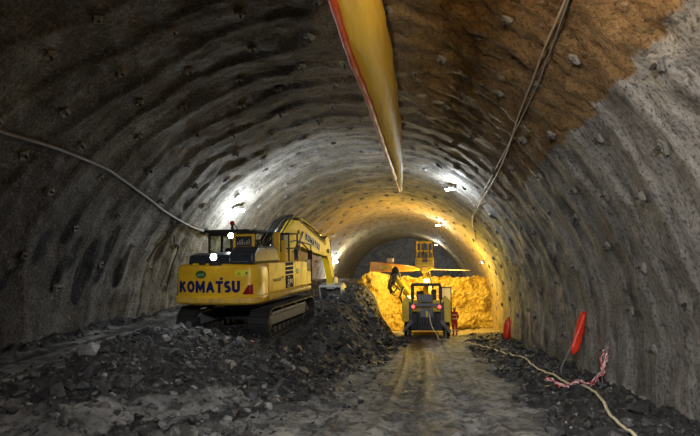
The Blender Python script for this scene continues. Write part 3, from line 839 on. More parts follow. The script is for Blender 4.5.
# yellow framed guard beside the cab
b = MB()
b.box(-.42, -.33, -.70, -.62, 2.42, 3.50); b.box(.30, .40, -.70, -.62, 2.42, 3.42); b.box(-.42, .40, -.70, -.62, 3.36, 3.44); b.box(-.42, .40, -.70, -.62, 2.92, 3.0)
b.build('guard_frame', M['yellow'], EX, .015)
b = MB(); b.box(-.33, .30, -.68, -.64, 3.0, 3.36); gp = b.build('guard_panel', M['black'], EX)
b = MB()
for k in range(6): b.box(-.26 + k * .09, -.22 + k * .09, -.695, -.68, 3.06, 3.06 + .1 + .05 * (k % 3))
b.build('panel_marks', M['palegrey'], gp)
b = MB(); b.ball((.33, -.55, 3.5), .12, (1.2, 1, .8)); b.build('air_intake', M['black'], EX, smooth=True)
# roof lamp and beacon
b = MB(); b.tube([(-.42, -.74, 3.40), (-.42, -.86, 3.39)], [.09, .11], 14); l2 = b.build('work_lamp', M['black'], EX)
b = MB(); b.tube([(-.42, -.862, 3.39), (-.42, -.872, 3.39)], .10, 14); b.build('lamp_lens', M['led'], l2)
b = MB(); b.tube([(-.52, -.55, 3.6), (-.52, -.55, 3.80)], .05, 10); b.tube([(-.52, -.55, 3.75), (-.42, -.55, 3.80), (-.32, -.5, 3.6)], .02, 6); bc = b.build('beacon_base', M['black'], EX)
b = MB(); b.tube([(-.52, -.55, 3.80), (-.52, -.55, 3.88), (-.52, -.55, 3.94)], [.085, .085, .05], 12); b.build('beacon_lens', M['red_lens'], bc, smooth=True)

# guard rails at the right front
b = MB()
for x, y in ((.72, .2), (.72, 1.1), (1.38, .2), (1.38, 1.1)): b.tube([(x, y, 2.36), (x, y, 3.45)], .035, 6)
for z in (2.9, 3.45):
    b.tube([(.72, .2, z), (.72, 1.1, z)], .03, 6); b.tube([(1.38, .2, z), (1.38, 1.1, z)], .03, 6); b.tube([(.72, .2, z), (1.38, .2, z)], .03, 6); b.tube([(.72, 1.1, z), (1.38, 1.1, z)], .03, 6)
b.build('guard_rail', M['black'], EX)
b = MB(); b.box(.80, 1.05, .1, .2, 2.4, 3.5); b.box(.78, 1.3, .25, 1.0, 2.4, 2.75); b.box(1.12, 1.3, .08, .18, 2.4, 3.2); b.build('valve_cover', M['yellow'], EX, .03)
b = MB(); b.tube([(1.42, .9, 3.05), (1.42, 1.4, 3.15), (1.45, 2.15, 2.85), (1.45, 2.55, 2.60), (1.45, 2.55, 1.5)], .028, 6)
b.tube([(1.42, .3, 3.15), (1.42, .9, 3.2), (1.45, 2.5, 3.02), (1.45, 2.55, 2.6)], .025, 6); b.build('handrail', M['black'], EX)
b = MB(); b.box(1.36, 1.56, 2.36, 2.42, 2.42, 2.80); b.tube([(1.45, 2.55, 2.62), (1.45, 2.4, 2.62)], .02, 6); b.build('mirror', M['black'], EX, .03)

# boom, arm, bucket
BX = .33
boom = [(1.2, 1.75), (.75, 2.1), (1.3, 2.95), (2.25, 3.75), (3.0, 4.10), (3.7, 4.12), (5.4, 3.66), (7.6, 3.05), (8.05, 2.86), (8.05, 2.56), (7.6, 2.45), (5.6, 2.68), (4.0, 2.95), (3.2, 2.95), (2.6, 2.7), (1.9, 2.1)]
b = MB(); b.prism(boom, BX - .23, BX + .23, 'x'); bo = b.build('boom', M['boom_yellow'], EX, .03)
b = MB(); b.prism([(y + .0, z + .0) for y, z in [(3.75, 4.12), (5.4, 3.68), (7.5, 3.09), (7.5, 3.02), (5.4, 3.61), (3.75, 4.05)]], BX + .225, BX + .24, 'x'); b.build('top_edge_line', M['black'], bo)
sl = math.atan2(-.62, 2.4)
def on_boom(u, v, e):
    return Vector((BX + .236 + max(0, e), 5.45 + u * math.cos(sl) - v * math.sin(sl), 3.17 + u * math.sin(sl) + v * math.cos(sl)))
q = [(-1.15, -.2), (1.15, -.2), (1.15, .2), (-1.15, .2)]
b = MB(); b.prism([tuple(on_boom(u, v, 0))[1:] for u, v in q], BX + .228, BX + .235, 'x'); pl = b.build('boom_label', M['palegrey'], bo)
letters('maker_lettering', 'KOMATSU', KW, .30, .035, M['navy'], pl, on_boom, .08)
b = MB(); b.tube([(BX - .27, 3.5, 3.6), (BX + .27, 3.5, 3.6)], .09, 14); b.build('pin', M['black'], bo)
b = MB(); b.tube([(BX - .3, 7.95, 2.72), (BX + .3, 7.95, 2.72)], .11, 14); b.build('pin', M['black'], bo)
for sx in (-.42, .42):
    b = MB(); b.tube([(BX + sx, 1.75, 1.75), (BX + sx, 2.9, 2.95)], .12, 12); bc = b.build('boom_cylinder', M['black'], EX, smooth=True)
    b = MB(); b.tube([(BX + sx, 2.9, 2.95), (BX + sx, 3.5, 3.6)], .06, 10); b.build('cylinder_rod', M['chrome'], bc, smooth=True)
b = MB(); b.tube([(BX, 4.2, 4.22), (BX, 6.5, 3.72)], .125, 12); ac = b.build('arm_cylinder', M['boom_yellow'], EX, smooth=True)
b = MB(); b.tube([(BX, 6.5, 3.72), (BX, 8.2, 3.4)], .06, 10); b.build('cylinder_rod', M['chrome'], ac, smooth=True)
b = MB(); b.box(BX - .1, BX + .1, 4.0, 4.4, 3.95, 4.3); b.build('cylinder_bracket', M['black'], bo)
rh = random.Random(3)
for k in range(9):
    ox = BX - .38 + .09 * k; jj = rh.uniform(-.12, .12)
    b = MB(); b.tube([(ox, .2 + jj, 2.5), (ox, .45 + jj, 3.0), (ox, 1.2, 3.5 + jj), (ox, 2.1, 4.05 + jj * .6), (ox * .6 + BX * .4, 2.9, 4.3 + jj * .3), (ox * .4 + BX * .6, 3.7, 4.25), (ox * .4 + BX * .6, 4.3, 4.1)], .036, 6)
    b.build('hydraulic_hose', M['rubber'], EX, smooth=True)
for k in range(4):
    b = MB(); b.tube([(BX - .15 + .1 * k, 4.3, 4.12), (BX - .15 + .1 * k, 6.0, 3.72 + .08 * (k % 2)), (BX - .15 + .1 * k, 7.4, 3.3), (BX - .15 + .1 * k, 8.1, 3.5), (BX - .15 + .1 * k, 8.7, 3.2), (BX - .15 + .1 * k, 8.6, 2.6)], .03, 6)
    b.build('hydraulic_hose', M['rubber'], EX, smooth=True)
b = MB(); b.box(BX - .34, BX - .1, 2.2, 2.5, 3.2, 3.8); b.box(BX + .1, BX + .4, 1.3, 1.8, 2.6, 3.5); b.build('valve_block', M['black'], EX, .04)
arm = [(7.75, 3.4), (8.3, 3.55), (8.55, 3.1), (8.95, 2.2), (9.35, .95), (9.05, .9), (8.4, 2.0), (7.75, 2.7)]
b = MB(); b.prism(arm, BX - .17, BX + .17, 'x'); ar = b.build('arm', M['boom_yellow'], EX, .03)
b = MB(); b.tube([(BX, 8.72, 3.0), (BX, 9.15, 2.1)], .11, 12); b2 = b.build('bucket_cylinder', M['palegrey'], EX, smooth=True)
b = MB(); b.tube([(BX, 9.15, 2.1), (BX, 9.5, 1.2)], .05, 10); b.build('cylinder_rod', M['chrome'], b2, smooth=True)
b = MB(); b.prism([(8.1, 1.2), (8.45, 1.2), (8.85, 1.1), (8.85, .8), (8.5, .55), (8.1, .55)], BX - .24, BX + .24, 'x'); lk = b.build('bucket_linkage', M['palegrey'], EX, .03); lk.location = (0, .95, .1)
bk = [(8.0, .75), (8.75, .85), (9.25, .55), (9.45, .05), (9.3, -.45), (8.9, -.7), (8.4, -.75), (8.35, -.68), (8.85, -.6), (9.2, -.35), (9.33, .05), (9.15, .48), (8.75, .75), (8.0, .65)]
b = MB(); b.prism(bk, BX - .6, BX + .6, 'x')
side = [(8.0, .72), (8.75, .82), (9.25, .52), (9.4, .05), (9.28, -.42), (8.9, -.66), (8.4, -.70)]
b.prism(side, BX - .62, BX - .57, 'x'); b.prism(side, BX + .57, BX + .62, 'x'); bu = b.build('bucket', M['palegrey'], EX); bu.location = (0, .95, .1)
for k in range(5):
    b = MB(); xx = BX - .5 + .25 * k; b.prism([(8.45, -.76), (8.45, -.62), (8.1, -.70)], xx - .05, xx + .05, 'x'); b.build('bucket_tooth', M['steel'], bu)

# undercarriage
b = MB(); b.tube([(0, 0, 1.0), (0, 0, 1.25)], .75, 28); b.box(-.55, .55, -1.1, 1.1, .45, 1.0); b.box(-1.1, 1.1, -.9, -.5, .45, .8); b.box(-1.1, 1.1, .5, .9, .45, .8)
b.build('undercarriage_frame', M['black'], EX, .03)
def loop_pts(L, r, zc, n):
    tot = 2 * L + 2 * PI * r; out = []
    for i in range(n):
        d = tot * i / n
        if d < L: out.append((-L / 2 + d, zc + r, 0.))
        elif d < L + PI * r: a = (d - L) / r; out.append((L / 2 + r * math.sin(a), zc + r * math.cos(a), -a))
        elif d < 2 * L + PI * r: out.append((L / 2 - (d - L - PI * r), zc - r, -PI))
        else: a = (d - 2 * L - PI * r) / r; out.append((-L / 2 - r * math.sin(a), zc - r * math.cos(a), -PI - a))
    return out
for sx in (-1.30, 1.30):
    tr = empty('crawler_track', (sx, 0, 0)); tr.parent = EX
    b = MB()
    for (y, z, a) in loop_pts(3.75, .47, .50, 50):
        mt = Matrix.Translation((0, y, z)) @ Matrix.Rotation(a, 4, 'X')
        b.box(-.35, .35, -.098, .098, -.03, .0, mt)
        for g in (-.085, -.01, .065): b.box(-.35, .35, g - .008, g + .008, 0, .032, mt)
        b.box(-.1, .1, -.08, .08, -.09, -.03, mt)
    b.build('track_shoes', M['steel'], tr)
    b = MB(); b.box(-.16, .16, -1.95, 1.95, .36, .68); b.prism([(-1.8, .68), (1.8, .68), (1.6, .80), (-1.6, .80)], -.2, .2, 'x'); b.build('track_frame', M['grey'], tr, .03)
    for yy in (-1.875, 1.875):
        b = MB(); b.tube([(-.13, yy, .5), (.13, yy, .5)], .37, 22); b.tube([(-.2, yy, .5), (.2, yy, .5)], .14, 14); b.build('sprocket' if yy < 0 else 'idler', M['steel'], tr, .02)
    for k in range(8):
        b = MB(); b.tube([(-.18, -1.4 + .4 * k, .20), (.18, -1.4 + .4 * k, .20)], .11, 12); b.build('track_roller', M['steel'], tr)
    for k in (-.7, .7):
        b = MB(); b.tube([(-.15, k, .86), (.15, k, .86)], .07, 12); b.build('carrier_roller', M['steel'], tr)

# ------------------------------------------------------------------ drilling jumbo
JX, JY, JZ = -.24, 30.0, G(-.2, 31, False) - .02
JU = empty('drilling_jumbo', (JX, JY, JZ))
tag(JU, 'yellow tunnel drilling rig with raised basket and red tail lamps at the bench', 'drilling rig')
b = MB(); b.box(-.95, .95, .25, 6.6, .45, 1.45); b.box(-.55, .55, .05, .3, .5, 1.55); ch = b.build('chassis', M['black'], JU, .05)
for sx in (-1, 1):
    b = MB(); b.prism([(sx * 1.42, .95), (sx * 1.42, 2.15), (sx * 1.12, 2.5), (sx * .86, 2.2), (sx * .86, 1.15), (sx * 1.1, .95)], .12, 3.2, 'y'); fd = b.build('side_fender', M['jumbo_yellow'], JU, .05)
    b = MB(); b.prism([(sx * .95, 1.0), (sx * 1.02, 1.05), (sx * 1.02, 2.15), (sx * .82, 2.05), (sx * .82, 1.0)], .04, .12, 'y'); b.build('fender_trim', M['darkblue'], fd, .01)
    b = MB(); b.prism([(sx * .8, 1.05), (sx * .8, .9), (sx * 1.3, .35), (sx * 1.42, .42), (sx * .95, 1.1)], .0, .9, 'y'); b.build('skirt_plate', M['grey'], JU, .02)
    for yy in (1.5, 5.2):
        b = MB(); b.tube([(sx * .98, yy, .55), (sx * 1.36, yy, .55)], .56, 24); w_ = b.build('wheel', M['rubber'], JU, .06)
        b = MB(); b.tube([(sx * 1.34, yy, .55), (sx * 1.38, yy, .55)], .28, 18); b.build('wheel_rim', M['jumbo_yellow'], w_, .02)
    for yy in (-.02,):
        b = MB(); b.tube([(sx * 1.1, yy + .3, .0), (sx * 1.1, yy + .3, .5)], .07, 10); b.tube([(sx * 1.1, yy + .3, .0), (sx * 1.1, yy + .3, .05)], .18, 12); b.build('jack_leg', M['grey'], JU)
    b = MB(); b.box(sx * .76 - .12, sx * .76 + .12, -.05, .04, 1.73, 1.97); tl = b.build('tail_lamp', M['black'], JU, .02)
    b = MB(); b.tube([(sx * .76, -.055, 1.85), (sx * .76, -.085, 1.85)], .095, 14); b.build('lamp_lens', M['red_lit'], tl)
b = MB(); b.box(-.72, .72, -.04, .12, 1.86, 2.04); b.build('rear_bar', M['grey'], JU, .03)
b = MB(); b.box(-.5, .38, .05, .6, 2.1, 2.55); b.build('control_box', M['grey'], JU, .04)
b = MB(); b.box(-.36, .38, .0, .3, 1.25, 1.75); b.tube([(.06, -.05, 1.5), (.06, .2, 1.5)], .16, 14); b.build('cable_reel', M['grey'], JU, .02)
b = MB(); b.box(-.04, .08, -.08, .02, 1.25, 1.6); b.build('socket', M['jumbo_yellow'], JU, .01)
b = MB()
for k in range(6): b.tube([(-.45 + .17 * k, .1, 1.2), (-.42 + .17 * k, -.02, .95), (-.4 + .15 * k, .1, .6)], .03, 6)
b.build('hydraulic_hoses', M['rubber'], JU)
b = MB(); b.prism([(-.92, 3.05), (-.86, 3.22), (.86, 3.22), (.92, 3.05)], .7, 3.2, 'y'); cn = b.build('canopy_roof', M['black'], JU, .04)
b = MB()
for x in (-.85, .85):
    for y in (.8, 3.1): b.box(x - .07, x + .07, y - .05, y + .05, 2.0, 3.08)
b.build('canopy_post', M['black'], JU, .015)
b = MB(); b.box(-.85, .85, .75, 3.0, 1.5, 2.2); b.build('engine_cover', M['jumbo_yellow'], JU, .06)
b = MB(); b.box(-.6, -.15, 1.6, 1.75, 2.2, 2.75); b.box(.3, .62, 1.6, 1.8, 2.2, 2.85); b.build('operator_seat', M['black'], JU, .05)
b = MB(); b.box(.90, 1.50, .9, .98, .9, 2.13); b.box(.90, .95, .9, .98, 2.1, 3.0); b.box(1.45, 1.50, .9, .98, 2.1, 3.0); b.box(.90, 1.50, .9, .98, 2.94, 3.0); pn = b.build('side_screen', M['black'], JU, .01)
b = MB(); b.box(.95, 1.45, .93, .94, 2.13, 2.94); b.build('pale_sheet', M['panel'], pn)
# basket boom
b = MB(); b.tube([(.1, 3.0, 2.4), (.02, 4.0, 4.0)], [.34, .24], 4); bb = b.build('basket_boom', M['jumbo_yellow'], JU, .02)
b = MB(); b.tube([(.42, 3.0, 2.9), (.1, 4.0, 4.2)], .06, 8); b.build('lift_cylinder', M['chrome'], bb)
bs = empty('service_basket', (0, 0, 0)); bs.parent = JU
b = MB(); b.box(-.62, .45, 3.7, 4.8, 4.25, 4.32); b.box(-.62, -.3, 3.68, 3.74, 4.3, 4.7); b.box(.1, .45, 3.68, 3.74, 4.3, 4.7); b.prism([(-.5, 4.25), (.38, 4.25), (.2, 3.95), (-.3, 3.95)], 3.8, 4.6, 'y'); b.build('basket_floor', M['jumbo_yellow'], bs, .02)
b = MB()
for x in (-.6, -.33, .16, .43):
    for y in (3.72, 4.75): b.tube([(x, y, 4.3), (x, y, 6.0)], .028, 6)
for z in (4.85, 5.4, 6.0):
    b.tube([(-.6, 3.72, z), (.43, 3.72, z)], .028, 6); b.tube([(-.6, 4.75, z), (.43, 4.75, z)], .028, 6); b.tube([(-.6, 3.72, z), (-.6, 4.75, z)], .028, 6); b.tube([(.43, 3.72, z), (.43, 4.75, z)], .028, 6)
b.build('basket_rail', M['jumbo_yellow'], bs)
b = MB(); b.box(-.70, -.45, 3.75, 4.5, 4.2, 4.9); b.box(.28, .52, 3.75, 4.5, 4.2, 4.95); b.box(-.45, .28, 3.66, 3.72, 4.35, 4.62); b.box(-.3, .12, 3.7, 3.9, 3.9, 4.3); b.build('basket_side_box', M['jumbo_yellow'], bs, .04)
b = MB(); b.tube([(-.6, 3.72, 4.9), (-.1, 3.72, 5.95)], .022, 6); b.tube([(.43, 3.72, 4.9), (-.1, 3.72, 5.95)], .022, 6); b.tube([(-.25, 3.7, 4.6), (-.3, 3.65, 5.3), (0, 3.65, 5.5), (.1, 3.7, 4.6)], .03, 6); b.build('basket_brace', M['grey'], bs)
b = MB(); b.tube([(-.15, 4.1, 4.3), (-.15, 4.1, 5.5)], .06, 8); b.ball((.2, 4.2, 5.3), .14); b.build('hose_bundle', M['rubber'], bs)
b = MB(); b.box(-.2, .1, 3.8, 4.0, 4.35, 5.1); b.build('basket_controls', M['grey'], bs, .03)
# drill boom, feed and rod
b = MB(); b.tube([(-.5, 3.6, 1.9), (-1.1, 4.3, 2.35), (-2.05, 5.0, 3.55)], [.24, .22, .2], 8); db = b.build('drill_boom', M['jumbo_yellow'], JU, .02)
b = MB(); b.tube([(-.9, 4.0, 2.0), (-2.3, 5.0, 3.2)], .07, 8); b.build('lift_cylinder', M['chrome'], db)
b = MB(); b.ball((-2.1, 5.0, 3.75), .34, (1, 1, 1.2)); b.tube([(-2.25, 5.1, 3.2), (-2.0, 5.1, 4.3)], .16, 10); b.build('boom_joint', M['grey'], db)
fe = MB(); fe.prism([(-3.98, 4.06), (-3.9, 4.75), (-2.3, 4.60), (-.45, 4.35), (-.45, 4.12), (-2.2, 4.02)], 5.4, 5.75, 'y'); ff = fe.build('feed_beam', M['orange'], JU, .03)
b = MB(); b.box(-3.3, -2.3, 5.3, 5.42, 4.2, 4.5); b.build('rock_drill', M['jumbo_yellow'], ff, .04)
b = MB(); b.box(-2.75, -2.3, 5.5, 5.8, 4.7, 5.0); b.build('hose_drum', M['palegrey'], ff, .05)
b = MB(); b.tube([(-.6, 5.45, 4.22), (3.0, 5.9, 4.12)], .032, 8); b.build('drill_rod', M['rodstripe'], ff, smooth=True)
for k in range(7):
    r0 = .34 + .035 * k; b = MB()
    pts = [(-2.1 + r0 * .75 * math.cos(t), 4.75 - .03 * k, 3.6 + .2 + r0 * 1.6 * math.sin(t) - .12 * k) for t in [PI * (.15 + .12 * j) for j in range(10 + k % 3)]]
    b.tube(pts, .045, 6); b.build('hydraulic_hose', M['rubber'], JU, smooth=True)
b = MB(); b.tube([(-1.5, 3.7, 3.0), (-1.75, 3.6, 2.3), (-1.45, 3.2, 1.8), (-1.15, 2.5, 1.9)], .08, 6); b.tube([(-2.5, 4.6, 3.5), (-2.6, 4.5, 2.9), (-2.2, 4.4, 2.6), (-1.9, 4.4, 3.0)], .06, 6); b.build('hydraulic_hose', M['rubber'], JU, smooth=True)
b = MB(); b.box(-.16, .22, 3.0, 3.12, 3.28, 3.5); wl = b.build('work_lamp', M['black'], JU)
b = MB(); b.box(-.13, .19, 2.98, 3.0, 3.3, 3.47); b.box(-.13, .19, 3.12, 3.14, 3.3, 3.47); b.build('lamp_lens', M['led_warm'], wl)

# ------------------------------------------------------------------ ventilation duct
def atz(px, py, z):
    r = fwd + rgt * ((px - 350) / FPX) + upv * ((218 - py) / FPX); t = (z - 2.4) / r.z; return (r.x * t, r.y * t)
Lt = sorted([(y, x) for x, y in [atz(px, py, 6.7) for px, py in ((333, 0), (345, 38), (353, 62), (362, 82), (368, 97), (374, 115), (377, 124), (389, 160), (400, 191))]])
Rt = sorted([(y, x) for x, y in [atz(px, py, 7.0) for px, py in ((380, 0), (385, 20), (389, 46), (395, 75), (398, 101), (402, 135), (403, 160), (402, 190))]])
Lt.insert(0, (2.5, Lt[0][1] + .05)); Rt.insert(0, (2.5, Rt[0][1] - .05))
yend = Lt[-1][0]
NS = 90; K = 22; vs = []; fs = []; hem = []
for i in range(NS + 1):
    y = lerp(2.6, yend, i / NS); xl = interp(Lt, y); xr = interp(Rt, y); w = max(.015, xr - xl)
    hgt = max(.03, min(1.0, w * 1.35)); f = clamp((yend - y) / 3.0); hgt = lerp(.1, hgt, f)
    for k in range(K):
        t = k / K
        if t < .08: u, v = t / .08 * .06, 0
        a = 2 * PI * t - .75 * PI
        c_ = (math.cos(a), math.sin(a))
        u = .5 + .5 * c_[0]; v = .42 + .5 * c_[1]
        if k == 0: u, v = -.02, -.02
        wr = .035 * fbm(y * .9, k * .5, 2, 3) * f * (1 if k else 0)
        vs.append((xl + u * w + wr, y, 6.7 + v * hgt + wr))
    hem.append((xl - .01, y, 6.68))
for i in range(NS):
    for k in range(K): fs.append((i * K + k, i * K + (k + 1) % K, (i + 1) * K + (k + 1) % K, (i + 1) * K + k))
fs.append([NS * K + k for k in range(K)])
b = MB(); b.add(vs, fs); DU = b.build('ventilation_duct', M['duct'], None, smooth=True)
tag(DU, 'slack yellow fabric ventilation duct hanging under the tunnel crown and tapering to a tip', 'ventilation duct')
b = MB(); b.tube(hem, [.065 + .02 * abs(math.sin(i * .7)) if i < NS - 12 else .03 for i in range(NS + 1)], 6); b.build('duct_hem', M['hem'], DU, smooth=True)
for yv in (4, 8, 12, 16, 20, yend - .3):
    xm = (interp(Lt, yv) + interp(Rt, yv)) / 2; zt = 6.7 + .3 * max(.1, interp(Rt, yv) - interp(Lt, yv))
    b = MB(); b.tube([(xm, yv, zt), (xm, yv, CZ + math.sqrt(RAD ** 2 - (xm - CX) ** 2) + .02)], .008, 5); b.build('hanger_wire', M['black'], DU)

# ------------------------------------------------------------------ cables and hoses
def catmull(P, n=8):
    P = [Vector(p) for p in P]; out = []
    for i in range(len(P) - 1):
        p0 = P[max(i - 1, 0)]; p1 = P[i]; p2 = P[i + 1]; p3 = P[min(i + 2, len(P) - 1)]
        for k in range(n):
            t = k / n
            out.append(.5 * ((2 * p1) + (-p0 + p2) * t + (2 * p0 - 5 * p1 + 4 * p2 - p3) * t * t + (-p0 + 3 * p1 - 3 * p2 + p3) * t ** 3))
    out.append(P[-1]); return out
def s_of(x, z):
    if z >= CZ: return RAD * math.atan2(x - CX, z - CZ)
    return (HALF + CZ - z) * (1 if x > CX else -1)
def on_wall(pts, off):
    out = []
    for x, y, z in catmull(pts, 6):
        p, n = edge_pt(y, s_of(x, z)); dd = sum(wall_disp(y + q, s_of(x, z)) for q in (-.9, -.5, 0, .5, .9)) / 5; out.append(p + n * (dd - off - .02))
    return out
b = MB(); b.tube(on_wall([(-8.5, 5, 5.5), (-8.58, 7, 5.5), (-8.6, 8.64, 5.54), (-8.56, 9.95, 5.59), (-8.59, 11.77, 5.56), (-8.69, 12.81, 5.43), (-8.91, 14.78, 5.13), (-9.05, 16.0, 4.92), (-9.2, 18.16, 4.68), (-9.23, 20.03, 4.64), (-9.2, 24, 4.7), (-9.1, 30, 4.9), (-9.1, 38, 4.9), (-9.1, 50, 4.9)], .06), .05, 8)
tag(b.build('power_cable', M['cable'], smooth=True), 'thick grey cable sagging along the dark left side wall', 'cable')
P = [(1.95, 4.5, 6.4), (2.0, 6.97, 6.38), (2.02, 8.47, 6.36), (2.11, 10.61, 6.28), (2.31, 16.37, 6.08), (2.39, 26.44, 6.01), (3.0, 33, 5.3)]
b = MB(); b.tube(on_wall(P, .07), .022, 6); tag(b.build('lighting_cable', M['cable_brown'], smooth=True), 'thin tan cable running along the brown right side of the roof', 'cable')
P = [(x - .1 * math.sin(y * .5), y, z + .08 * math.sin(y * .5)) for x, y, z in P]
b = MB(); b.tube(on_wall(P, .06), .018, 6); tag(b.build('lighting_cable', M['cable'], smooth=True), 'thinner grey cable twisting beside the tan roof cable', 'cable')
b = MB(); b.tube(on_wall([(-9.8, 16.4, 3.2), (-9.7, 16.6, 3.9), (-9.5, 17.2, 4.3), (-9.6, 17.6, 4.0), (-9.7, 18.0, 3.9), (-9.95, 18.1, 3.0), (-10.1, 18.15, 2.2)], .05), .025, 6)
tag(b.build('hanging_cable', M['rubber'], smooth=True), 'dark loose cable looping down the left wall behind the excavator', 'cable')
def on_ground(pts, r, lift=0.):
    out = []
    for p in catmull(pts, 10):
        g = sum(G(p.x, p.y + q) for q in (-.35, -.15, 0, .15, .35)) / 5 + .07; out.append(Vector((p.x, p.y, max(p.z, g + r + lift) if p.z > g + .2 else g + r + lift)))
    return out
hp = [(-.10, 29.93, JZ + 1.5), (-.05, 29.6, .55), (.05, 29.2, 0.1), (.35, 28.6, -.35), (.8, 27.6, -9), (1.35, 26.6, -9), (2.2, 24.6, -9), (2.75, 21.5, -9), (3.15, 18.4, -9), (3.10, 16.6, -9), (3.16, 14.9, -9), (3.28, 13.4, -9), (3.48, 12.2, -9), (3.28, 10.8, -9), (3.08, 9.6, -9), (2.98, 8.6, -9), (2.85, 7., -9), (2.6, 5, -9), (2.6, 3, -9)]
b = MB(); 
hp2 = [(x, y, z if z > -5 else G(x, y) + .03) for x, y, z in hp]
b.tube(on_ground(hp2, .028), .03, 8); tag(b.build('supply_cable', M['hose'], smooth=True), 'long cream cable trailing from the drilling rig along the ground to the foreground', 'cable')
b = MB(); b.tube([(-.85, 30.0, .35), (-1.0, 29.8, -.1), (-1.25, 29.6, -.4), (-1.5, 29.4, G(-1.5, 29.4) + .03), (-1.9, 29.2, G(-1.9, 29.2) + .03)], .02, 6)
tag(b.build('water_hose', M['rubber'], smooth=True), 'thin black hose hanging at the left rear corner of the drilling rig', 'hose')

# ------------------------------------------------------------------ red wrapped rods, tape, litter
def ribbon(name, pts, w, mat, twist, parent=None):
    P = catmull(pts, 8); me = bpy.data.meshes.new(name); V = []; F = []; U = []; L = 0
    for i, p in enumerate(P):
        d = (P[min(i + 1, len(P) - 1)] - P[max(i - 1, 0)]).normalized(); sdv = d.cross(Vector((0, 0, 1)))
        sdv = sdv.normalized() if sdv.length > .01 else Vector((1, 0, 0)); nn_ = sdv.cross(d)
        a = twist * i + .8 * math.sin(i * .9); q = sdv * math.cos(a) + nn_ * math.sin(a)
        if i: L += (p - P[i - 1]).length
        ww = w * (.7 + .3 * math.sin(i * 1.7)); bulge = d.cross(q) * .012
        V += [p - q * ww / 2, p + bulge, p + q * ww / 2]; U += [(L, 0), (L, .5), (L, 1)]
    for i in range(len(P) - 1):
        for k in (0, 1): F.append((i * 3 + k, i * 3 + k + 1, (i + 1) * 3 + k + 1, (i + 1) * 3 + k))
    me.from_pydata(V, [], F); uv = me.uv_layers.new(name='UVMap')
    for l in me.loops: uv.data[l.index].uv = U[l.vertex_index]
    o = link(name, me, mat, parent); so = o.modifiers.new('s', 'SOLIDIFY'); so.thickness = .003; return o
def sheath(axis, rads, seed, n=14):
    r = random.Random(seed); vs = []; fs = []; m = len(axis)
    ax = [Vector(a) for a in axis]
    for i, p in enumerate(ax):
        d = (ax[min(i + 1, m - 1)] - ax[max(i - 1, 0)]).normalized(); a = d.cross(Vector((0, 1, 0))).normalized(); c = a.cross(d)
        for k in range(n):
            t = 2 * PI * k / n; q = rads[i] * (1 + .22 * math.sin(3 * t + i * .5 + seed) + r.uniform(-.08, .08))
            vs.append(p + a * math.cos(t) * q + c * math.sin(t) * q * .7)
    for i in range(m - 1):
        for k in range(n): fs.append((i * n + k, i * n + (k + 1) % n, (i + 1) * n + (k + 1) % n, (i + 1) * n + k))
    fs += [list(range(n)), [(m - 1) * n + k for k in range(n)]]
    b = MB(); b.add(vs, fs); return b
E1 = empty('marker_rod', (3.58, 15.0, G(3.58, 15.0)))
tag(E1, 'bent steel rod leaning by the right wall, wrapped in a bright red sheet', 'marker rod')
def aty(px, py, y):
    r = fwd + rgt * ((px - 350) / FPX) + upv * ((218 - py) / FPX); t = y / r.y; return Vector((r.x * t, y, 2.4 + r.z * t))
o0 = E1.location
zb = G(3.5, 15.0)
pa = [aty(562, 378, 15.0) - o0, aty(561, 368, 15.0) - o0, aty(567, 355, 15.05) - o0, aty(572, 345, 15.1) - o0, aty(583, 315, 15.2) - o0]
pa[0].z = G(pa[0].x + o0.x, 15.0) - o0.z - .15
b = MB(); b.tube(pa, .022, 8); b.build('steel_rod', M['grey'], E1, smooth=True)
ax = [aty(lerp(573, 584.5, t), lerp(354, 312, t), 15.1 + .1 * t) - o0 for t in [i / 12 for i in range(13)]]
sheath(ax, [.04, .09, .115, .10, .12, .105, .115, .12, .10, .11, .085, .09, .06], 2).build('red_sheet', M['redcloth'], E1, smooth=True)
b = MB(); tp = aty(584, 314, 15.2) - o0; b.tube([tp, tp + Vector((.02, .0, .12))], .02, 6); b.build('rod_tip', M['grey'], E1)
E2 = empty('marker_rod', (4.0, 28.4, G(4.0, 28.4)))
tag(E2, 'small red wrapped rod standing at the far foot of the right wall', 'marker rod'); o0 = E2.location
ax = [aty(lerp(506.5, 508.5, t), lerp(339, 317, t), 27.5) - o0 for t in [i / 10 for i in range(11)]]
sheath(ax, [.13, .17, .18, .17, .18, .17, .16, .17, .13, .08, .05], 5).build('red_sheet', M['redcloth'], E2, smooth=True)
b = MB(); b.tube([ax[0] - Vector((0, 0, .6)), ax[5], aty(511, 310, 27.5) - o0], .025, 6); b.build('steel_rod', M['grey'], E2)
E3 = empty('barricade_tape', (3.9, 13.2, G(3.9, 13.2)))
tag(E3, 'tangled red and white barrier tape hanging by the right wall onto the rubble', 'barrier tape'); o0 = E3.location
tpx = [(606, 350, 13.8), (604, 362, 13.7), (601, 373, 13.6), (597, 380, 13.4), (590, 388, 13.1), (580, 393, 12.9), (570, 392, 13.0), (560, 389, 13.1), (552, 385, 13.3), (546, 383, 13.5)]
def gfix(p, k): return Vector((p.x, p.y, max(p.z, G(p.x, p.y) + .16))) - o0 + Vector(k)
pts = [gfix(aty(*q), (0, 0, 0)) for q in tpx]
ribbon('tape_strip', pts, .11, M['tape'], .35, E3); ribbon('tape_strip', [p + Vector((.05 * math.sin(i * 2), -.04, .05 * math.cos(i))) for i, p in enumerate(pts)], .08, M['tape'], -.5, E3)
ribbon('tape_strip', [pts[0] + Vector((-.1, 0, -.05)), pts[0] + Vector((.06, .02, .08)), pts[1] + Vector((-.08, 0, .05)), pts[2] + Vector((.08, -.02, 0)), pts[3] + Vector((.02, 0, -.03)), pts[4] + Vector((.2, -.1, 0))], .07, M['tape'], .6, E3)
